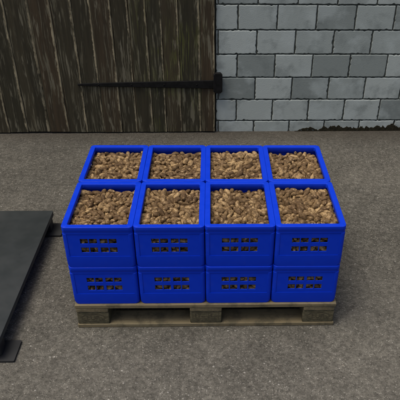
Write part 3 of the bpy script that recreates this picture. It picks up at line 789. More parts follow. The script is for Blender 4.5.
3, 355, 58, -111, 554, 37, -21, -28, -86, 9, 353, 207, 274, 550, 67, 34, -42, -51, 2, 322, 1025, 251, 523, 74, 66, -12, -7,
8, 390, -1021, 837, 591, 28, -57, 41, -66, 6, 469, -176, 148, 714, 53, -10, -27, 80, 6, 383, -162, 506, 659, 11, 1, -75, -65,
5, 474, 623, 417, 638, 78, 7, -44, 44, 2, 335, 1110, 521, 391, 12, 58, -1, -81, 3, 371, -1200, 1213, 633, 90, -42, 7, 8,
2, 420, -716, 1160, 658, 52, -68, -37, -35, 3, 336, -204, 1142, 617, 27, 68, -64, 24, 7, 463, 988, 597, 657, 78, -27, -2, 56,
7, 471, 1094, 944, 641, 40, -90, -14, 9, 8, 397, -1227, 1474, 589, 48, -79, 36, -11, 6, 389, -489, 1518, 711, 7, 0, -37, -93,
6, 418, -292, 1397, 603, 43, 84, 34, -3, 7, 364, 687, 1583, 580, 36, 72, 41, 42, 0, 409, 1014, 1704, 641, 29, 89, -34, -5,
1, 456, -851, -1226, 657, 30, 8, -10, -94, 5, 340, -157, -1603, 636, 50, -33, -44, 67, 6, 450, 186, -1445, 623, 15, 80, -16, -57,
4, 436, 438, -1470, 660, 31, -69, -36, 54, 5, 339, 1016, -1483, 511, 75, -18, 10, -63, 8, 462, -989, -823, 548, 63, 53, 55, -10,
0, 447, -533, -914, 608, 64, -43, -64, 1, 4, 474, -168, -714, 722, 9, 90, 1, -44, 2, 389, 701, -1082, 492, 28, 4, -19, 94,
0, 408, 638, -1305, 543, 73, -32, -51, 33, 6, 476, -833, -204, 641, 3, -4, 96, -26, 2, 370, -666, -555, 584, 68, 61, -17, 36,
8, 456, 109, -356, 655, 5, 8, -33, 94, 1, 387, 310, -558, 688, 28, 94, -8, -14, 9, 471, 993, -667, 661, 91, 7, -9, 40,
2, 397, -817, 52, 586, 21, 20, 3, 96, 6, 448, -620, 119, 723, 43, -86, 20, -17, 9, 334, 106, 106, 633, 74, -44, 49, -15,
2, 379, 873, -18, 702, 6, 3, -84, -53, 8, 364, 1300, -250, 577, 79, 1, 17, -60, 0, 480, -978, 310, 513, 92, -28, 12, -25,
4, 327, -591, 607, 629, 27, 32, 62, 67, 3, 337, -330, 177, 511, 11, -12, -82, -54, 2, 315, -168, 849, 672, 61, 79, -6, -5,
2, 429, 1172, 437, 622, 13, 25, -14, -95, 5, 438, -807, 902, 628, 68, -47, 37, -42, 6, 368, -595, 1354, 557, 26, 73, -59, -22,
5, 414, 4, 1483, 624, 14, 81, -40, 42, 4, 432, 572, 1423, 718, 55, 28, 26, 74, 8, 385, 1084, 1288, 626, 94, -9, -30, 16,
], [
0, 326, -1102, -1539, 78, 11, -14, -52, 84, 3, 413, -630, -1726, 131, 97, -12, 16, 11, 8, 471, 49, -1605, 111, 91, -24, 3, -33,
7, 468, 709, -1713, 111, 84, -50, 9, -19, 3, 314, 1255, -1726, 94, 10, -31, 95, -3, 2, 479, -1261, -1189, 121, 26, -56, -75, 23,
9, 370, -536, -853, 91, 91, -42, 3, -4, 7, 421, -209, -1053, 102, 40, -32, -55, 67, 7, 463, 672, -1095, 117, 13, 96, -21, -13,
3, 470, 1246, -895, 143, 20, 59, 78, 9, 7, 363, -1070, -198, 90, 73, -59, -26, 21, 9, 379, -291, -683, 88, 60, -25, -18, 74,
5, 433, 256, -721, 116, 2, -39, 88, -28, 4, 411, 793, -597, 123, 70, -36, -19, 58, 3, 470, 1011, -107, 129, 68, -38, -37, 51,
3, 424, -1264, -68, 144, 43, 47, -71, -30, 4, 332, -467, -26, 99, 5, -28, 91, -31, 3, 336, -246, -139, 103, 63, 42, -37, -54,
5, 393, 476, -206, 113, 12, 9, -92, -35, 6, 457, 1231, 137, 170, 69, -39, -15, -59, 1, 314, -929, 812, 102, 67, -20, -52, 50,
5, 334, -190, 386, 103, 11, 3, -29, -95, 8, 473, 103, 510, 121, 14, 2, 19, 97, 3, 396, 689, 860, 115, 36, 5, -11, 92,
4, 324, 998, 724, 101, 98, -1, -6, 17, 4, 399, -1264, 1246, 122, 24, 60, -74, -19, 3, 327, -727, 1273, 95, 54, 8, -13, -83,
7, 363, 138, 950, 86, 15, -23, 78, -56, 6, 382, 384, 919, 122, 77, -13, 20, -59, 1, 423, 1261, 803, 104, 62, 1, -16, 77,
5, 362, -955, 1738, 105, 6, 15, -18, 97, 0, 448, -836, 1509, 113, 20, 46, -84, -18, 0, 358, -31, 1577, 94, 13, 18, -93, 31,
9, 373, 457, 1759, 129, 48, -84, -17, -20, 1, 324, 992, 1488, 85, 4, -21, 98, 2, 7, 442, -865, -1507, 103, 56, -24, -38, 69,
4, 392, -492, -1089, 114, 25, 95, -13, -10, 4, 377, -311, -1343, 114, 16, -9, -34, 92, 1, 410, 737, -1398, 123, 75, 56, 16, 33,
6, 463, 1165, -1405, 144, 81, -59, -2, -6, 4, 376, -798, -955, 111, 11, -64, -75, 8, 2, 402, -374, -997, 262, 3, 49, 85, -20,
4, 339, -46, -874, 106, 16, 10, 70, 69, 9, 434, 116, -1083, 103, 1, 95, 32, -2, 6, 397, 1025, -1158, 124, 12, -30, 43, -84,
7, 371, -1250, -384, 97, 91, 9, -6, -40, 3, 401, -927, -419, 125, 4, 88, -43, -18, 5, 389, -125, -392, 104, 24, -88, -40, 2,
3, 434, 725, -284, 178, 45, 23, -86, 5, 3, 357, 1245, -525, 104, 40, 12, 27, 87, 6, 392, -772, -134, 128, 28, -21, 64, -69,
5, 311, -729, 263, 96, 69, 22, -14, 67, 5, 388, 281, 210, 105, 8, -92, 39, -4, 6, 353, 605, 159, 110, 31, -17, -56, 75,
7, 425, 972, 248, 109, 25, 88, 38, 14, 6, 406, -1232, 398, 113, 1, 45, -87, -18, 4, 323, -459, 636, 104, 24, -12, 80, -54,
6, 398, -259, 575, 208, 8, 93, 34, -9, 2, 446, 438, 478, 117, 34, -62, 58, -40, 4, 320, 861, 675, 260, 2, 17, -5, -98,
5, 323, -815, 987, 97, 54, -25, -15, 79, 7, 478, -394, 968, 113, 63, -24, -37, 64, 5, 342, -160, 864, 96, 68, -22, 27, -65,
5, 358, 809, 1112, 120, 21, -23, -90, -31, 6, 438, 1275, 1170, 141, 67, -3, -37, 65, 9, 418, -1288, 1535, 189, 13, -63, -25, 73,
7, 391, -259, 1313, 108, 95, 6, 18, 26, 5, 338, -103, 1745, 99, 10, -3, -12, -99, 5, 350, 729, 1393, 101, 60, -9, -6, -79,
5, 344, 921, 1744, 131, 8, 32, -50, -80, 5, 353, -1290, -1693, 111, 7, -72, 59, -37, 5, 420, -668, -1292, 124, 31, 14, -24, 91,
4, 333, 363, -1674, 104, 27, -18, -56, 76, 6, 349, 269, -1450, 96, 3, 8, -99, -10, 9, 412, 961, -1587, 96, 96, -23, 9, -13,
7, 339, -1048, -974, 83, 70, -60, -27, 27, 1, 469, -652, -936, 297, 61, -20, -10, 76, 0, 353, 34, -1326, 78, 2, 8, -98, 21,
5, 475, 433, -1243, 134, 33, -17, -32, 87, 8, 315, 1264, -1186, 122, 68, 62, 36, -15, 8, 367, -1266, -645, 88, 7, -50, -86, 4,
3, 328, -746, -647, 96, 22, -93, -25, 15, 6, 464, 10, -605, 144, 79, -55, -20, 18, 2, 417, 506, -859, 98, 100, 5, -1, 7,
6, 363, 1025, -685, 113, 78, -52, -27, 22, 7, 478, -873, 84, 165, 13, -30, 82, 47, 8, 438, -413, -293, 145, 70, 63, -33, -5,
4, 429, 159, -248, 144, 65, -52, 16, -53, 9, 363, 779, 97, 241, 11, -25, -91, 31, 1, 476, 1213, 301, 383, 57, 70, -30, 33,
4, 454, -994, 309, 143, 24, 26, -76, -55, 4, 422, -664, 746, 140, 74, 64, 12, 20, 5, 354, 40, 312, 172, 51, 26, 63, -52,
2, 428, 674, 588, 101, 93, 9, -4, -37, 4, 415, 1233, 472, 129, 34, -33, -51, 72, 1, 339, -1017, 1169, 92, 2, -55, -81, -20,
2, 426, -298, 791, 282, 5, 15, -88, -44, 0, 344, -129, 1162, 79, 35, -18, 44, -81, 7, 322, 590, 1173, 81, 78, -3, 6, -62,
2, 413, 1002, 956, 110, 3, 34, -89, 31, 7, 391, -1099, 1494, 99, 8, 82, -55, -17, 3, 344, -414, 1760, 111, 94, 26, -21, 2,
3, 419, 189, 1443, 125, 41, 12, -37, -83, 6, 330, 683, 1697, 93, 10, 67, -73, 2, 0, 401, 1250, 1509, 89, 9, -44, 87, -20,
6, 378, -1001, -1738, 123, 11, -14, -61, 77, 9, 322, -628, -1507, 124, 69, 59, 19, -37, 2, 345, -85, -1772, 159, 40, 37, 59, -60,
8, 402, 562, -1748, 301, 24, 3, 84, -48, 4, 390, 1043, -1733, 253, 2, 8, -99, -10, 1, 414, -1003, -1198, 145, 11, 93, 20, -29,
4, 397, -865, -1349, 324, 12, -89, 44, -5, 8, 432, -175, -864, 276, 76, -13, 4, -64, 6, 351, 21, -977, 308, 45, -71, -45, -30,
5, 424, 861, -916, 163, 69, 65, 2, -31, 3, 378, -1022, -674, 110, 17, -42, -84, 30, 3, 328, -484, -626, 157, 14, -36, 92, 7,
8, 398, -195, -217, 302, 65, 16, 12, 73, 7, 435, 426, -448, 128, 70, 70, 11, 8, 9, 472, 1264, -211, 137, 47, 39, 68, 40,
5, 335, -615, -210, 254, 1, -90, -43, -11, 7, 390, -560, 158, 116, 72, 54, 35, 25, 0, 450, -239, 167, 118, 24, 96, 7, -10,
8, 391, 417, -330, 310, 88, 39, -14, -22, 9, 388, 981, 211, 314, 58, -18, -33, 72, 5, 381, -1204, 689, 106, 1, 14, -99, -5,
1, 384, -507, 433, 102, 90, -44, -4, 0, 7, 415, 248, 714, 148, 9, 39, 81, -42, 2, 350, 668, 341, 93, 28, -31, -79, 45,
2, 379, 1297, 601, 304, 64, -26, 4, 72, 4, 424, -1188, 943, 140, 15, 1, -89, -43, 5, 365, -614, 1060, 101, 18, -67, 61, -37,
8, 412, 165, 1161, 147, 77, -53, -15, -31, 0, 362, 356, 1212, 106, 2, -56, -76, -33, 9, 475, 1273, 1099, 369, 71, -33, 52, -35,
2, 367, -1255, 1768, 149, 38, -82, 21, 36, 1, 396, -360, 1504, 98, 93, -7, -14, 33, 3, 402, 149, 1709, 172, 4, -89, -15, 42,
4, 410, 482, 1475, 121, 65, 8, 7, -76, 2, 425, 1190, 1718, 108, 1, -25, 92, -29, 2, 466, -909, -1647, 300, 41, 30, 52, 69,
2, 356, -302, -1734, 88, 62, 72, 24, 18, 5, 390, -46, -1403, 269, 87, -47, -1, 13, 7, 465, 552, -1531, 266, 37, 28, 77, -44,
8, 430, 822, -1545, 294, 65, -1, 6, -76, 2, 342, -1236, -888, 105, 40, 89, -9, 21, 0, 336, -373, -713, 273, 69, 10, 43, -57,
3, 336, 181, -1237, 247, 68, 49, -10, -53, 8, 448, 344, -976, 265, 57, -81, -10, 11, 6, 435, 790, -1166, 316, 43, 17, -32, -83,
1, 456, -1231, -701, 287, 54, -18, 22, -79, 7, 423, -614, -400, 100, 6, -22, -95, 22, 1, 463, -279, -502, 328, 63, -64, 42, 10,
8, 332, 542, -619, 83, 36, -17, 58, -71, 1, 459, 1270, -843, 402, 27, -63, 42, -59, 6, 467, -929, -88, 349, 36, 4, 33, -87,
0, 331, -347, -82, 251, 12, -78, -60, 10, 9, 402, 243, -135, 385, 87, 2, -47, -16, 9, 425, 459, 110, 275, 40, 85, -24, -24,
6, 388, 791, 267, 423, 81, 21, -1, 55, 4, 370, -964, 591, 168, 78, 40, 42, -23, 2, 377, -671, 524, 217, 3, 31, -88, -35,
0, 427, 86, 77, 141, 30, 24, -22, 90, 5, 454, 584, 761, 317, 14, -13, 77, 61, 4, 363, 988, 515, 187, 84, -29, -47, -1,
2, 421, -1098, 1320, 276, 90, 9, 18, 40, 8, 322, -516, 1298, 122, 24, -39, -85, -25, 8, 402, 286, 960, 305, 20, 12, 95, 18,
3, 477, 496, 1164, 281, 15, -64, -75, 7, 2, 457, 1004, 1119, 267, 14, -20, -92, 32, 2, 347, -1117, 1728, 285, 27, 24, -24, -90,
4, 350, -593, 1564, 110, 55, 42, 51, 51, 3, 395, -80, 1389, 250, 19, -53, -83, -5, 6, 397, 768, 1362, 307, 3, 11, 26, 96,
0, 389, 974, 1283, 107, 9, -14, 92, 36, 8, 460, -1227, -1511, 263, 36, 26, 89, -14, 7, 333, -349, -1535, 79, 91, -39, -3, -12,
6, 463, -351, -1420, 338, 54, 41, 0, 73, 9, 439, 236, -1497, 292, 18, -95, -25, 7, 1, 453, 920, -1734, 485, 80, 56, -11, 21,
8, 315, -1291, -1255, 298, 19, -77, -60, -7, 4, 328, -482, -1206, 294, 69, 6, 46, -56, 2, 464, -100, -1197, 318, 15, -17, 97, 9,
3, 318, 551, -1140, 342, 4, -55, -54, 64, 2, 472, 1103, -1036, 324, 38, -10, -34, 85, 3, 418, -1222, -363, 304, 14, -90, -33, 27,
3, 346, -597, -543, 294, 53, 77, 20, 28, 4, 402, 252, -779, 436, 42, -44, 65, 45, 7, 395, 622, -534, 279, 11, -12, 99, 1,
9, 382, 1016, -463, 168, 75, -13, -50, -42, 9, 418, -1290, -72, 384, 61, 20, 40, 66, 7, 374, -426, -299, 348, 12, -94, -25, -20,
2, 352, -161, 47, 247, 27, -59, -75, -13, 0, 330, 762, -31, 78, 94, 22, 6, 26, 1, 316, 779, -95, 252, 22, -4, 61, 76,
0, 438, -878, 849, 318, 69, -25, 39, -55, 1, 463, -648, 915, 355, 77, -47, 19, -40, 2, 441, -154, 365, 289, 19, 39, -86, -25,
0, 424, 788, 398, 247, 10, -74, 66, 7, 0, 453, 1161, 632, 456, 26, 94, -5, 23, 4, 443, -865, 1228, 283, 78, -7, -24, 57,
4, 455, -571, 1207, 330, 25, -44, -83, 24, 9, 479, -232, 1135, 282, 12, -61, -78, 2, 0, 388, 366, 872, 511, 29, -66, 67, 17,
8, 379, 960, 1309, 494, 4, 15, -38, -91, 6, 356, -1274, 1683, 402, 74, -24, -24, 59, 2, 460, -383, 1458, 321, 30, -50, 81, 6,
6, 409, -179, 1703, 307, 3, 98, 17, 9, 0, 450, 899, 1551, 244, 5, 7, -34, -94, 5, 425, 1275, 1668, 329, 14, 61, 57, 53,
3, 311, -1093, -1751, 327, 43, -39, 76, 28, 7, 460, -434, -1739, 303, 6, 15, -79, 60, 8, 416, 107, -1732, 367, 51, -44, 71, 20,
2, 405, 342, -1688, 328, 35, -28, 89, -7, 0, 367, 1269, -1313, 320, 8, 50, -77, 38, 9, 411, -903, -1049, 293, 22, -19, -55, 78,
5, 319, -871, -1148, 473, 15, -98, -14, 3, 7, 378, -457, -835, 424, 28, 3, -96, 3, 8, 352, 270, -1152, 385, 24, 17, -57, 77,
7, 434, 956, -1096, 537, 48, 68, -55, -3, 9, 466, -935, -597, 302, 17, -31, -87, 34, 0, 353, -740, -427, 286, 50, -68, -53, -1,
1, 461, 11, -355, 338, 71, -37, -38, 46, 4, 341, 525, -756, 286, 3, 16, 33, -93, 8, 355, 1146, -347, 300, 8, 44, 43, -78,
6, 324, -1274, 201, 248, 56, 71, -32, -30, 9, 324, -472, 92, 258, 13, -52, 84, -5, 7, 313, -52, -80, 72, 31, -64, -65, 27,
1, 312, 506, -9, 95, 76, 63, -16, -4, 6, 442, 1185, -145, 387, 16, -11, -87, 46, 6, 377, -1282, 492, 308, 62, 48, 48, 40,
5, 443, -37, 726, 403, 25, 51, -50, -66, 0, 318, -3, 774, 160, 47, -19, -76, 41, 6, 474, 562, 396, 317, 43, 49, 46, 61,
2, 427, 834, 622, 454, 96, -12, -22, 11, 3, 383, -1279, 1314, 455, 69, 13, 10, 70, 6, 315, -366, 1244, 449, 36, 13, 45, 80,
6, 319, -80, 1222, 392, 24, -20, -93, -22, 3, 421, 846, 907, 334, 47, -14, 26, 83, 8, 439, 1167, 831, 303, 93, -30, -18, -6,
8, 368, -719, 1521, 266, 37, -67, 62, -18, 2, 466, -523, 1743, 299, 16, -25, 35, 89, 5, 419, 149, 1685, 499, 18, 66, 61, -41,
8, 463, 383, 1686, 313, 33, 2, 29, -90, 4, 425, 1146, 1409, 336, 29, -8, 95, -11, 0, 426, -1027, -1403, 499, 52, 49, 32, 62,
0, 322, -503, -1547, 226, 83, -26, 37, -31, 6, 365, -122, -1617, 281, 64, 67, -34, 17, 0, 375, 671, -1379, 458, 40, 6, -11, 91,
3, 323, 1293, -1573, 308, 12, -70, 47, 52, 6, 343, -1235, -1000, 317, 12, 24, -32, 91, 8, 324, -540, -687, 377, 53, -34, -75, -17,
2, 386, -205, -1052, 448, 7, -37, 93, 3, 2, 366, 664, -955, 338, 20, -81, 7, -54, 2, 427, 1187, -1234, 519, 66, -30, 18, -66,
4, 366, -1077, -807, 437, 9, 89, 44, 3, 9, 373, -774, -264, 452, 23, -77, -27, 53, 1, 325, -149, -239, 470, 27, -73, 59, -20,
5, 377, 909, -361, 317, 76, -16, -10, 63, 8, 388, 1219, -544, 296, 7, -30, 95, -7, 2, 342, -1065, 65, 266, 85, 15, -12, 49,
8, 449, -566, 3, 398, 17, -21, -48, 83, 2, 342, 8, -65, 263, 75, 51, 1, 41, 3, 330, 454, -137, 309, 30, 12, 43, 85,
8, 335, 1310, 29, 450, 72, -22, -4, -65, 3, 456, -1085, 368, 397, 78, 10, 0, 61, 0, 341, -607, 272, 260, 73, 12, -23, -64,
6, 330, 137, 533, 319, 67, -1, 15, 73, 9, 420, 578, 73, 454, 53, 56, 44, 46, 7, 391, 1018, 442, 442, 5, -33, -37, 87,
7, 362, -1290, 796, 328, 29, 52, -14, -79, 0, 362, -774, 1463, 454, 58, 19, 35, 71, 2, 326, -27, 1024, 133, 78, -10, 43, 45,
4, 411, 670, 1162, 475, 38, -20, -87, -26, 2, 439, 1062, 1027, 469, 24, -69, 67, -10, 5, 342, -934, 1557, 287, 39, -15, 17, 89,
3, 323, -724, 1728, 461, 82, 42, 5, -39, 4, 439, 127, 1410, 380, 69, -8, -3, 72, 2, 356, 459, 1479, 330, 98, 12, 0, 14,
6, 459, 777, 1728, 360, 13, -23, 63, 73, 4, 364, -1280, -1736, 424, 72, -9, -68, -10, 7, 334, -684, -1615, 334, 61, 8, -35, -71,
6, 449, -155, -1445, 491, 64, 47, 31, 51, 7, 432, 579, -1725, 545, 95, 28, -6, -13, 3, 418, 997, -1295, 397, 77, 43, 45, -10,
2, 345, -979, -838, 253, 11, 0, 82, 56, 1, 336, -830, -851, 409, 5, -53, 83, -18, 8, 354, -211, -811, 457, 2, -35, 89, -28,
5, 347, 460, -1330, 375, 6, 33, 11, 93, 1, 441, 818, -743, 391, 47, 59, 61, 23, 7, 364, -1203, -558, 467, 95, -29, 10, -7,
8, 378, -692, -477, 458, 16, -44, 88, 9, 8, 446, 25, -699, 374, 62, 44, -12, 64, 5, 405, 277, -536, 314, 13, 89, -41, -11,
1, 425, 1268, -564, 511, 14, -57, 65, -49, 9, 401, -1061, 64, 463, 21, 96, -10, 15, 0, 438, -335, 132, 420, 20, -47, -86, 7,
8, 358, 291, -33, 166, 21, -68, 60, 38, 7, 351, 705, -177, 400, 88, -17, -22, -38, 9, 413, 861, 15, 424, 19, -97, -12, -1,
6, 337, -1088, 755, 278, 31, 39, -84, 21, 4, 320, -411, 366, 320, 8, 62, 44, 65, 0, 465, -272, 472, 465, 69, -6, 28, 67,
6, 429, 431, 232, 633, 95, -8, 0, -29, 7, 406, 1156, 528, 648, 25, -87, 41, 12, 8, 321, -1042, 1033, 294, 82, -6, 22, -52,
3, 416, -366, 1005, 474, 56, 22, 51, -61, 7, 325, 92, 861, 271, 46, 27, 52, 66, 5, 381, 371, 1303, 506, 58, -59, 0, -56,
0, 391, 1232, 865, 525, 93, -3, 10, 36, 5, 339, -850, 1758, 281, 37, 28, -76, 46, 3, 470, -468, 1647, 577, 39, -33, -57, 65,
5, 473, -129, 1454, 524, 27, 4, -38, -88, 1, 332, 308, 1516, 499, 23, 88, 33, -25, 5, 310, 1050, 1710, 347, 31, 58, 75, -6,
7, 341, -1066, -1392, 176, 55, 44, 60, -38, 9, 429, -461, -1593, 507, 17, 12, 53, -82, 7, 451, 99, -1400, 470, 37, -42, 38, -73,
6, 338, 289, -1519, 495, 1, -54, 82, 18, 5, 434, 1260, -1719, 457, 38, -51, -70, -32, 0, 424, -1096, -1168, 397, 60, 47, 34, 55,
0, 370, -600, -1074, 491, 67, -18, -39, 61, 4, 350, -402, -1010, 547, 34, 50, -22, -77, 6, 442, 466, -982, 481, 46, -2, -30, -83,
2, 377, 1167, -1007, 627, 91, -35, -3, -21, 7, 330, -990, -288, 464, 31, 25, 33, -86, 5, 418, -321, -152, 559, 39, -44, 43, -69,
4, 457, 214, -449, 544, 21, -66, 67, -27, 2, 417, 649, -469, 470, 22, 67, 71, -3, 5, 476, 1207, -323, 593, 5, -39, 43, -82,
2, 401, -1284, 254, 526, 3, 61, 10, -78, 5, 336, -833, 279, 326, 91, -20, 12, 35, 9, 352, -91, -27, 414, 77, 22, -3, -60,
8, 461, 472, -180, 557, 59, -15, -67, 42, 0, 383, 861, -433, 505, 40, -77, 48, -9, 9, 390, -1246, 700, 489, 0, -47, 85, 26,
1, 471, -811, 565, 417, 82, -16, -53, 18, 5, 360, 313, 434, 307, 41, 65, -54, -34, 2, 440, 652, 769, 569, 98, 17, -5, -2,
6, 367, 999, 200, 558, 46, 72, 49, -19, 8, 367, -1269, 1077, 322, 15, 48, 86, 5, 3, 465, -978, 1330, 571, 65, 73, -9, -16,
4, 399, -80, 1029, 472, 80, -40, 41, 16, 7, 358, 541, 970, 438, 64, -73, 23, -7, 8, 346, 1295, 1163, 602, 75, -6, -16, 64,
8, 369, -1107, 1560, 420, 45, -53, -56, 45, 6, 371, -700, 1596, 606, 50, 20, -17, 82, 5, 342, -263, 1753, 612, 28, -74, -14, -59,
7, 405, 695, 1437, 523, 19, 65, -67, 29, 5, 401, 1087, 1660, 552, 24, -67, -68, 18, 0, 445, -822, -1740, 522, 3, -1, 96, 29,
2, 373, -645, -1309, 357, 79, -26, 14, -54, 5, 330, -200, -1749, 453, 13, -8, -98, 15, 1, 400, 534, -1491, 551, 91, -1, -41, -2,
7, 409, 1044, -1532, 367, 16, 29, -42, 85, 0, 472, -1260, -1191, 540, 62, 12, -37, -68, 7, 451, -1006, -1013, 588, 29, -79, -46, 29,
2, 424, 202, -1016, 566, 60, 41, -68, 9, 5, 347, 474, -1255, 623, 33, 50, -54, -59, 6, 379, 719, -1177, 546, 32, 14, 61, 71,
8, 341, -901, -356, 324, 0, -48, 65, -59, 3, 408, -681, -656, 595, 75, 8, -25, 60, 6, 384, 120, 187, 579, 64, 68, -29, -22,
0, 368, 456, -495, 444, 13, 52, 66, 53, 7, 344, 1059, -467, 428, 31, -66, 66, -17, 4, 457, -787, -88, 615, 26, -17, 9, -95,
0, 453, -612, 322, 434, 18, 66, 73, -7, 5, 349, 131, 197, 350, 92, 5, 40, -1, 5, 340, 758, 127, 603, 30, -4, -77, -56,
7, 361, 940, -238, 506, 51, -19, 23, 81, 1, 373, -1240, 492, 562, 35, -26, 86, -27, 9, 440, -527, 622, 424, 45, -15, -88, 9,
9, 365, 247, 292, 471, 63, 62, -19, -43, 9, 329, 419, 638, 440, 72, 49, -34, 35, 4, 360, 654, 582, 675, 83, -56, 6, -4,
7, 352, -959, 1116, 456, 13, -23, -78, 56, 4, 322, -449, 789, 515, 63, 65, 8, -42, 7, 359, 250, 1129, 392, 20, -4, 94, -28,
4, 345, 804, 982, 565, 69, 71, 12, -3, 8, 367, 1265, 914, 695, 8, 52, 85, 10, 9, 445, -967, 1034, 656, 14, 1, 65, -75,
4, 384, -559, 1274, 583, 8, -85, 52, -1, 7, 375, 30, 1292, 574, 54, -71, -41, 19, 8, 348, 572, 1660, 480, 72, 7, 14, -68,
0, 403, 908, 1515, 509, 48, 42, -76, 10, 0, 339, -1278, -1406, 428, 49, 19, -45, -73, 0, 363, -709, -1516, 477, 23, -12, 49, -84,
1, 443, -81, -1698, 622, 53, -80, 29, -1, 4, 377, 277, -1740, 597, 76, 34, 40, -39, 7, 431, 838, -1491, 605, 55, 67, 22, 45,
6, 460, -1267, -851, 609, 53, 47, 60, 38, 0, 462, -760, -1297, 569, 18, 42, -70, -55, 3, 435, -11, -838, 606, 4, 27, -96, -4,
0, 400, 690, -851, 578, 66, -37, -22, 62, 9, 404, 1031, -748, 329, 35, -26, 84, 33, 3, 421, -950, -476, 574, 38, -42, -81, -11,
0, 425, -281, -653, 511, 17, 1, 73, -67, 4, 335, -108, -467, 540, 0, -1, 68, 73, 0, 343, 479, -700, 485, 26, -75, -56, -22,
3, 363, 963, -667, 569, 98, -12, 4, 13, 1, 426, -1168, -111, 583, 43, 86, -20, -17, 4, 323, -569, -209, 489, 58, -60, -54, -14,
8, 394, 320, 46, 468, 33, -17, 76, 52, 9, 416, 682, -84, 617, 6, -31, -72, -62, 7, 449, 1195, -38, 614, 7, -33, -57, 75,
5, 448, -876, 336, 568, 11, -91, 39, 10, 0, 435, -556, 473, 591, 25, 17, -10, 95, 4, 408, -7, 447, 497, 78, 9, 36, -50,
7, 381, 395, 460, 532, 49, 48, -10, -73, 0, 468, 911, 418, 640, 52, -17, 15, -82, 2, 393, -1071, 921, 443, 58, -9, -25, 77,
8, 380, -694, 1103, 498, 15, -31, -58, 74, 9, 425, 90, 896, 627, 24, -94, 21, 12, 8, 349, 150, 1149, 533, 47, -20, 52, -69,
4, 361, 999, 827, 627, 83, -34, -42, -18, 7, 419, -968, 1662, 520, 7, 82, -56, 6, 1, 313, -565, 1503, 408, 11, -80, 46, -37,
2, 355, -96, 1723, 525, 77, -52, -29, 24, 7, 328, 527, 1403, 467, 73, -44, 39, -35, 1, 358, 1267, 1514, 556, 76, -24, 1, 60,
1, 432, -1193, -1570, 573, 36, 2, -48, 80, 3, 398, -511, -1323, 592, 40, 49, -68, -37, 8, 427, -54, -1131, 573, 28, 33, -90, 7,
7, 372, 267, -1307, 588, 4, -81, -53, 25, 4, 478, 1158, -1505, 716, 17, 12, 15, -97, 4, 345, -976, -708, 622, 2, -1, -72, -69,
1, 407, -769, -931, 637, 52, -31, -69, 39, 8, 328, -291, -1202, 582, 75, -9, -11, 65, 9, 474, 469, -815, 695, 74, -42, 26, -45,
7, 337, 989, -858, 524, 57, -82, 1, 6, 5, 418, -1215, -356, 566, 14, 37, 33, 86, 8, 369, -459, -509, 547, 32, -27, 87, 26,
4, 311, 87, -44, 463, 47, -42, 51, -59, 6, 448, -49, -110, 626, 37, 36, 55, 66, 4, 473, 728, -493, 714, 65, -43, 36, -50,
5, 452, -1004, 125, 679, 1, -3, 100, -5, 9, 378, -485, 137, 599, 31, 44, 62, 57, 0, 341, -90, 216, 410, 37, -21, -82, -39,
4, 319, 657, 415, 553, 26, -86, -29, 33, 7, 354, 958, -62, 612, 20, 35, 86, 30, 7, 446, -1009, 710, 577, 53, -58, 53, -32,
3, 380, -262, 563, 664, 0, -24, 97, 1, 2, 448, 208, 672, 461, 67, -7, 23, 70, 4, 421, 309, 713, 699, 92, 40, 5, 4,
5, 377, 1227, 226, 695, 89, -30, -19, 29, 1, 391, -1289, 1012, 561, 15, 72, -65, -21, 2, 391, -810, 875, 537, 0, 87, 46, 19,
5, 349, -216, 806, 499, 62, -20, -22, -72, 8, 319, 183, 963, 449, 89, -28, -33, 10, 5, 380, 910, 1152, 638, 11, -31, -69, 65,
]]
heaps = [np.array(s, dtype=float).reshape(-1, 9) for s in HEAPS]

def potato_geo(k, sub):
    rnd = random.Random(100 + k)
    bm = bmesh.new(); bmesh.ops.create_icosphere(bm, subdivisions=sub, radius=.5)
    asp = rnd.uniform(.50, .64); flat = rnd.uniform(.86, .98); bend = rnd.uniform(-.12, .12); tap = rnd.uniform(-.16, .16)
    off = Vector((rnd.uniform(0, 50), k * 7.3, 3))
    for v in bm.verts:
        c = v.co.copy()
        n = noise.noise(c * 2.4 + off) * .13 + noise.noise(c * 5 + off) * .03
        c *= 1 + n
        w = asp * (1 + tap * c.x * 2)
        v.co = Vector((c.x, c.y * w + bend * (c.x * c.x * 4 - .5) * .5, c.z * w * flat))
    co = np.array([v.co[:] for v in bm.verts]); fa = np.array([[v.index for v in f.verts] for f in bm.faces])
    bm.free(); return co, fa
GEO = {s: [potato_geo(k, s) for k in range(10)] for s in (2, 3)}

def set_rest(me, arr):
    at = me.attributes.new('rest', 'FLOAT_VECTOR', 'POINT'); at.data.foreach_set('vector', arr.astype(np.float32).ravel())

def np_mesh(name, co, fa, rest):
    me = bpy.data.meshes.new(name)
    me.vertices.add(len(co)); me.vertices.foreach_set('co', co.astype(np.float32).ravel())
    me.loops.add(fa.size); me.loops.foreach_set('vertex_index', fa.astype(np.int32).ravel())
    me.polygons.add(len(fa)); me.polygons.foreach_set('loop_start', np.arange(0, fa.size, 3, dtype=np.int32))
    me.update(calc_edges=True); me.validate()
    me.polygons.foreach_set('use_smooth', np.ones(len(fa), dtype=bool))
    set_rest(me, rest); me.materials.append(M_POTATO)
    return me
POT = [np_mesh('potato', GEO[3][k][0], GEO[3][k][1], GEO[3][k][0]) for k in range(10)]
RAISE = .116; SLIM = .86
CAM = np.array([.636, -2.0229, 1.8979])

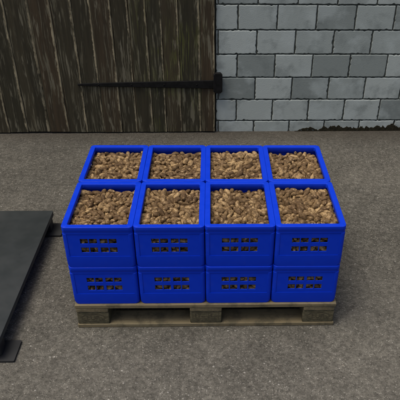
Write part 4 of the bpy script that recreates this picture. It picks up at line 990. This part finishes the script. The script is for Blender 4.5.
def heap_for(l, j, i):
    """local placements of one crate's potatoes: (kind, length, pos, 3x3)"""
    h = heaps[(i + j + l) % 2]
    half_turn = (i // 2 + l) % 2 == 1
    mirror = j == 1
    out = []
    for row in h:
        k, L = int(row[0]), row[1] / 1e4 * 1.18
        p = row[2:5] / 1e4
        if p[2] > .042: p = np.array([p[0], p[1], .042 + (p[2] - .042) * .6])
        if p[2] > .036: p = np.clip(p, (-.1215, -.167, 0), (.1215, .167, 1))
        q = Quaternion(row[5:9] / 100.0).normalized()
        m = np.array(q.to_matrix())
        if mirror: m = np.diag([-1, 1, 1]) @ m @ np.diag([-1, 1, 1]); p = p * [-1, 1, 1]   # mirror image, proper rotation
        if half_turn:
            t = np.diag([-1., -1., 1.]); m = t @ m; p = t @ p
        out.append((k, L, p, m))
    return out

acc_co, acc_fa, acc_rest, nv = [], [], [], 0
def add_stuff(k, L, P, m, sub):
    global nv
    co, fa = GEO[sub][k]
    acc_co.append((co * (L, L * SLIM, L * SLIM)) @ m.T + P); acc_fa.append(fa + nv); acc_rest.append(co + (k, len(acc_co) % 97, 0)); nv += len(co)

for (l, j, i), c in crates.items():
    base = np.array(c.location)
    H = heap_for(l, j, i)
    if l == 1:
        # which potatoes show, seen from where a person stands
        d = CAM - (base + (0, 0, .18)); d /= np.linalg.norm(d)
        ax = np.cross(d, (0, 0, 1.)); ax /= np.linalg.norm(ax); ay = np.cross(ax, d)
        G = 150; own = -np.ones((G, G), int); dep = np.full((G, G), -9.)
        gx = np.linspace(-.25, .25, G)
        XX, YY = np.meshgrid(gx, gx, indexing='ij')
        for n, (k, L, p, m) in enumerate(H):
            cx, cy, cd = p @ ax, p @ ay, p @ d
            la = m[:, 0] @ ax, m[:, 0] @ ay
            dx, dy = XX - cx, YY - cy
            al = dx * la[0] + dy * la[1]; rr2 = dx * dx + dy * dy - al * al * 1.0
            e = (al * al) / (L * .5) ** 2 + np.maximum(rr2, 0) / (L * .3) ** 2
            hit = (e < 1) & (cd + .012 * (1 - e) > dep)
            dep[hit] = (cd + .012 * (1 - e))[hit]; own[hit] = n
        cnt = np.bincount(own[own >= 0], minlength=len(H)).astype(float)
        for n, hh in enumerate(H):
            if hh[2][2] < .035: cnt[n] = 0
        order = np.argsort(-cnt)
        single = set(order[:75].tolist()) if j == 0 else set()
        where = pos_words[i]
        for n, (k, L, p, m) in enumerate(H):
            P = base + p + (0, 0, RAISE)
            if n in single:
                o = bpy.data.objects.new('potato', POT[k]); COL.objects.link(o)
                M = Matrix(m.tolist()).to_4x4(); o.rotation_euler = M.to_euler(); o.location = P; o.scale = (L, L * SLIM, L * SLIM)
                tag(o, f'brown potato atop the {where} upper front crate', 'potato', f'potatoes heaped in the {where} front crate')
            elif p[2] > .02:
                add_stuff(k, L, P, m, 3 if p[2] > .036 else 2)
    # deeper potatoes, seen only through the slots of the outer sides
    for lev in range(0 if l else 0, 3):
        for n, (k, L, p, m) in enumerate(H):
            if l and lev == 0 and p[2] > .02: continue
            z = p[2] + RAISE - .060 * lev
            if z < .014: continue
            if (j == 0 and p[1] < -.135) or (j == 1 and p[1] > .135) or (i == 0 and p[0] < -.10) or (i == 3 and p[0] > .10):
                add_stuff(k, L, base + (p[0], p[1], z), m, 2)
me = np_mesh('heaped_potatoes', np.concatenate(acc_co), np.concatenate(acc_fa), np.concatenate(acc_rest))
o = bpy.data.objects.new('heaped_potatoes', me); COL.objects.link(o)
tag(o, 'mass of small brown potatoes filling the blue crates', 'potatoes', kind='stuff')

# ------------------------------------------------------------------ camera
yaw, pit, roll, f = -.0356, .6189, .0156, 579.39
cy_, sy_, cp, sp = math.cos(yaw), math.sin(yaw), math.cos(pit), math.sin(pit)
fw = Vector((-sy_ * cp, cy_ * cp, -sp)); rt = Vector((cy_, sy_, 0)); up = Vector((-sy_ * sp, cy_ * sp, cp))
cr, sr = math.cos(roll), math.sin(roll)
r2 = cr * rt + sr * up; u2 = -sr * rt + cr * up
cd = bpy.data.cameras.new('camera'); cam = bpy.data.objects.new('camera', cd); COL.objects.link(cam)
cam.matrix_world = Matrix((( r2.x, u2.x, -fw.x, CAM[0]), (r2.y, u2.y, -fw.y, CAM[1]), (r2.z, u2.z, -fw.z, CAM[2]), (0, 0, 0, 1)))
cd.sensor_width = 36; cd.lens = 36 * f / 400
cd.shift_x = -30 / 400; cd.shift_y = 47 / 400
cd.clip_start = .05; cd.clip_end = 1000
SC.camera = cam

# ------------------------------------------------------------------ light
SUN_EL, SUN_AZ = 71, 246       # degrees; azimuth clockwise from +Y
w = bpy.data.worlds.new('World'); SC.world = w; w.use_nodes = True
nt = w.node_tree; bg = nt.nodes['Background']; sky = nt.nodes.new('ShaderNodeTexSky')
sky.sky_type = 'NISHITA'; sky.sun_disc = False
sky.sun_elevation = math.radians(SUN_EL); sky.sun_rotation = math.radians(SUN_AZ)
sky.air_density = 1.0; sky.dust_density = 6.0; sky.ozone_density = .4
nt.links.new(sky.outputs[0], bg.inputs[0]); bg.inputs[1].default_value = .085
sd = bpy.data.lights.new('sun', 'SUN'); so = bpy.data.objects.new('sun', sd); COL.objects.link(so)
sd.energy = 1.4; sd.angle = math.radians(30); sd.color = (1, .94, .83)
a, e = math.radians(SUN_AZ), math.radians(SUN_EL)
dirv = Vector((math.sin(a) * math.cos(e), math.cos(a) * math.cos(e), math.sin(e)))
so.rotation_euler = dirv.to_track_quat('Z', 'Y').to_euler(); so.location = dirv * 20

SC.view_settings.view_transform = 'Standard'; SC.view_settings.look = 'None'
SC.view_settings.gamma = 1; SC.view_settings.exposure = EXPO; SC.view_settings.use_curve_mapping = False
SC.render.resolution_x = SC.render.resolution_y = 1024
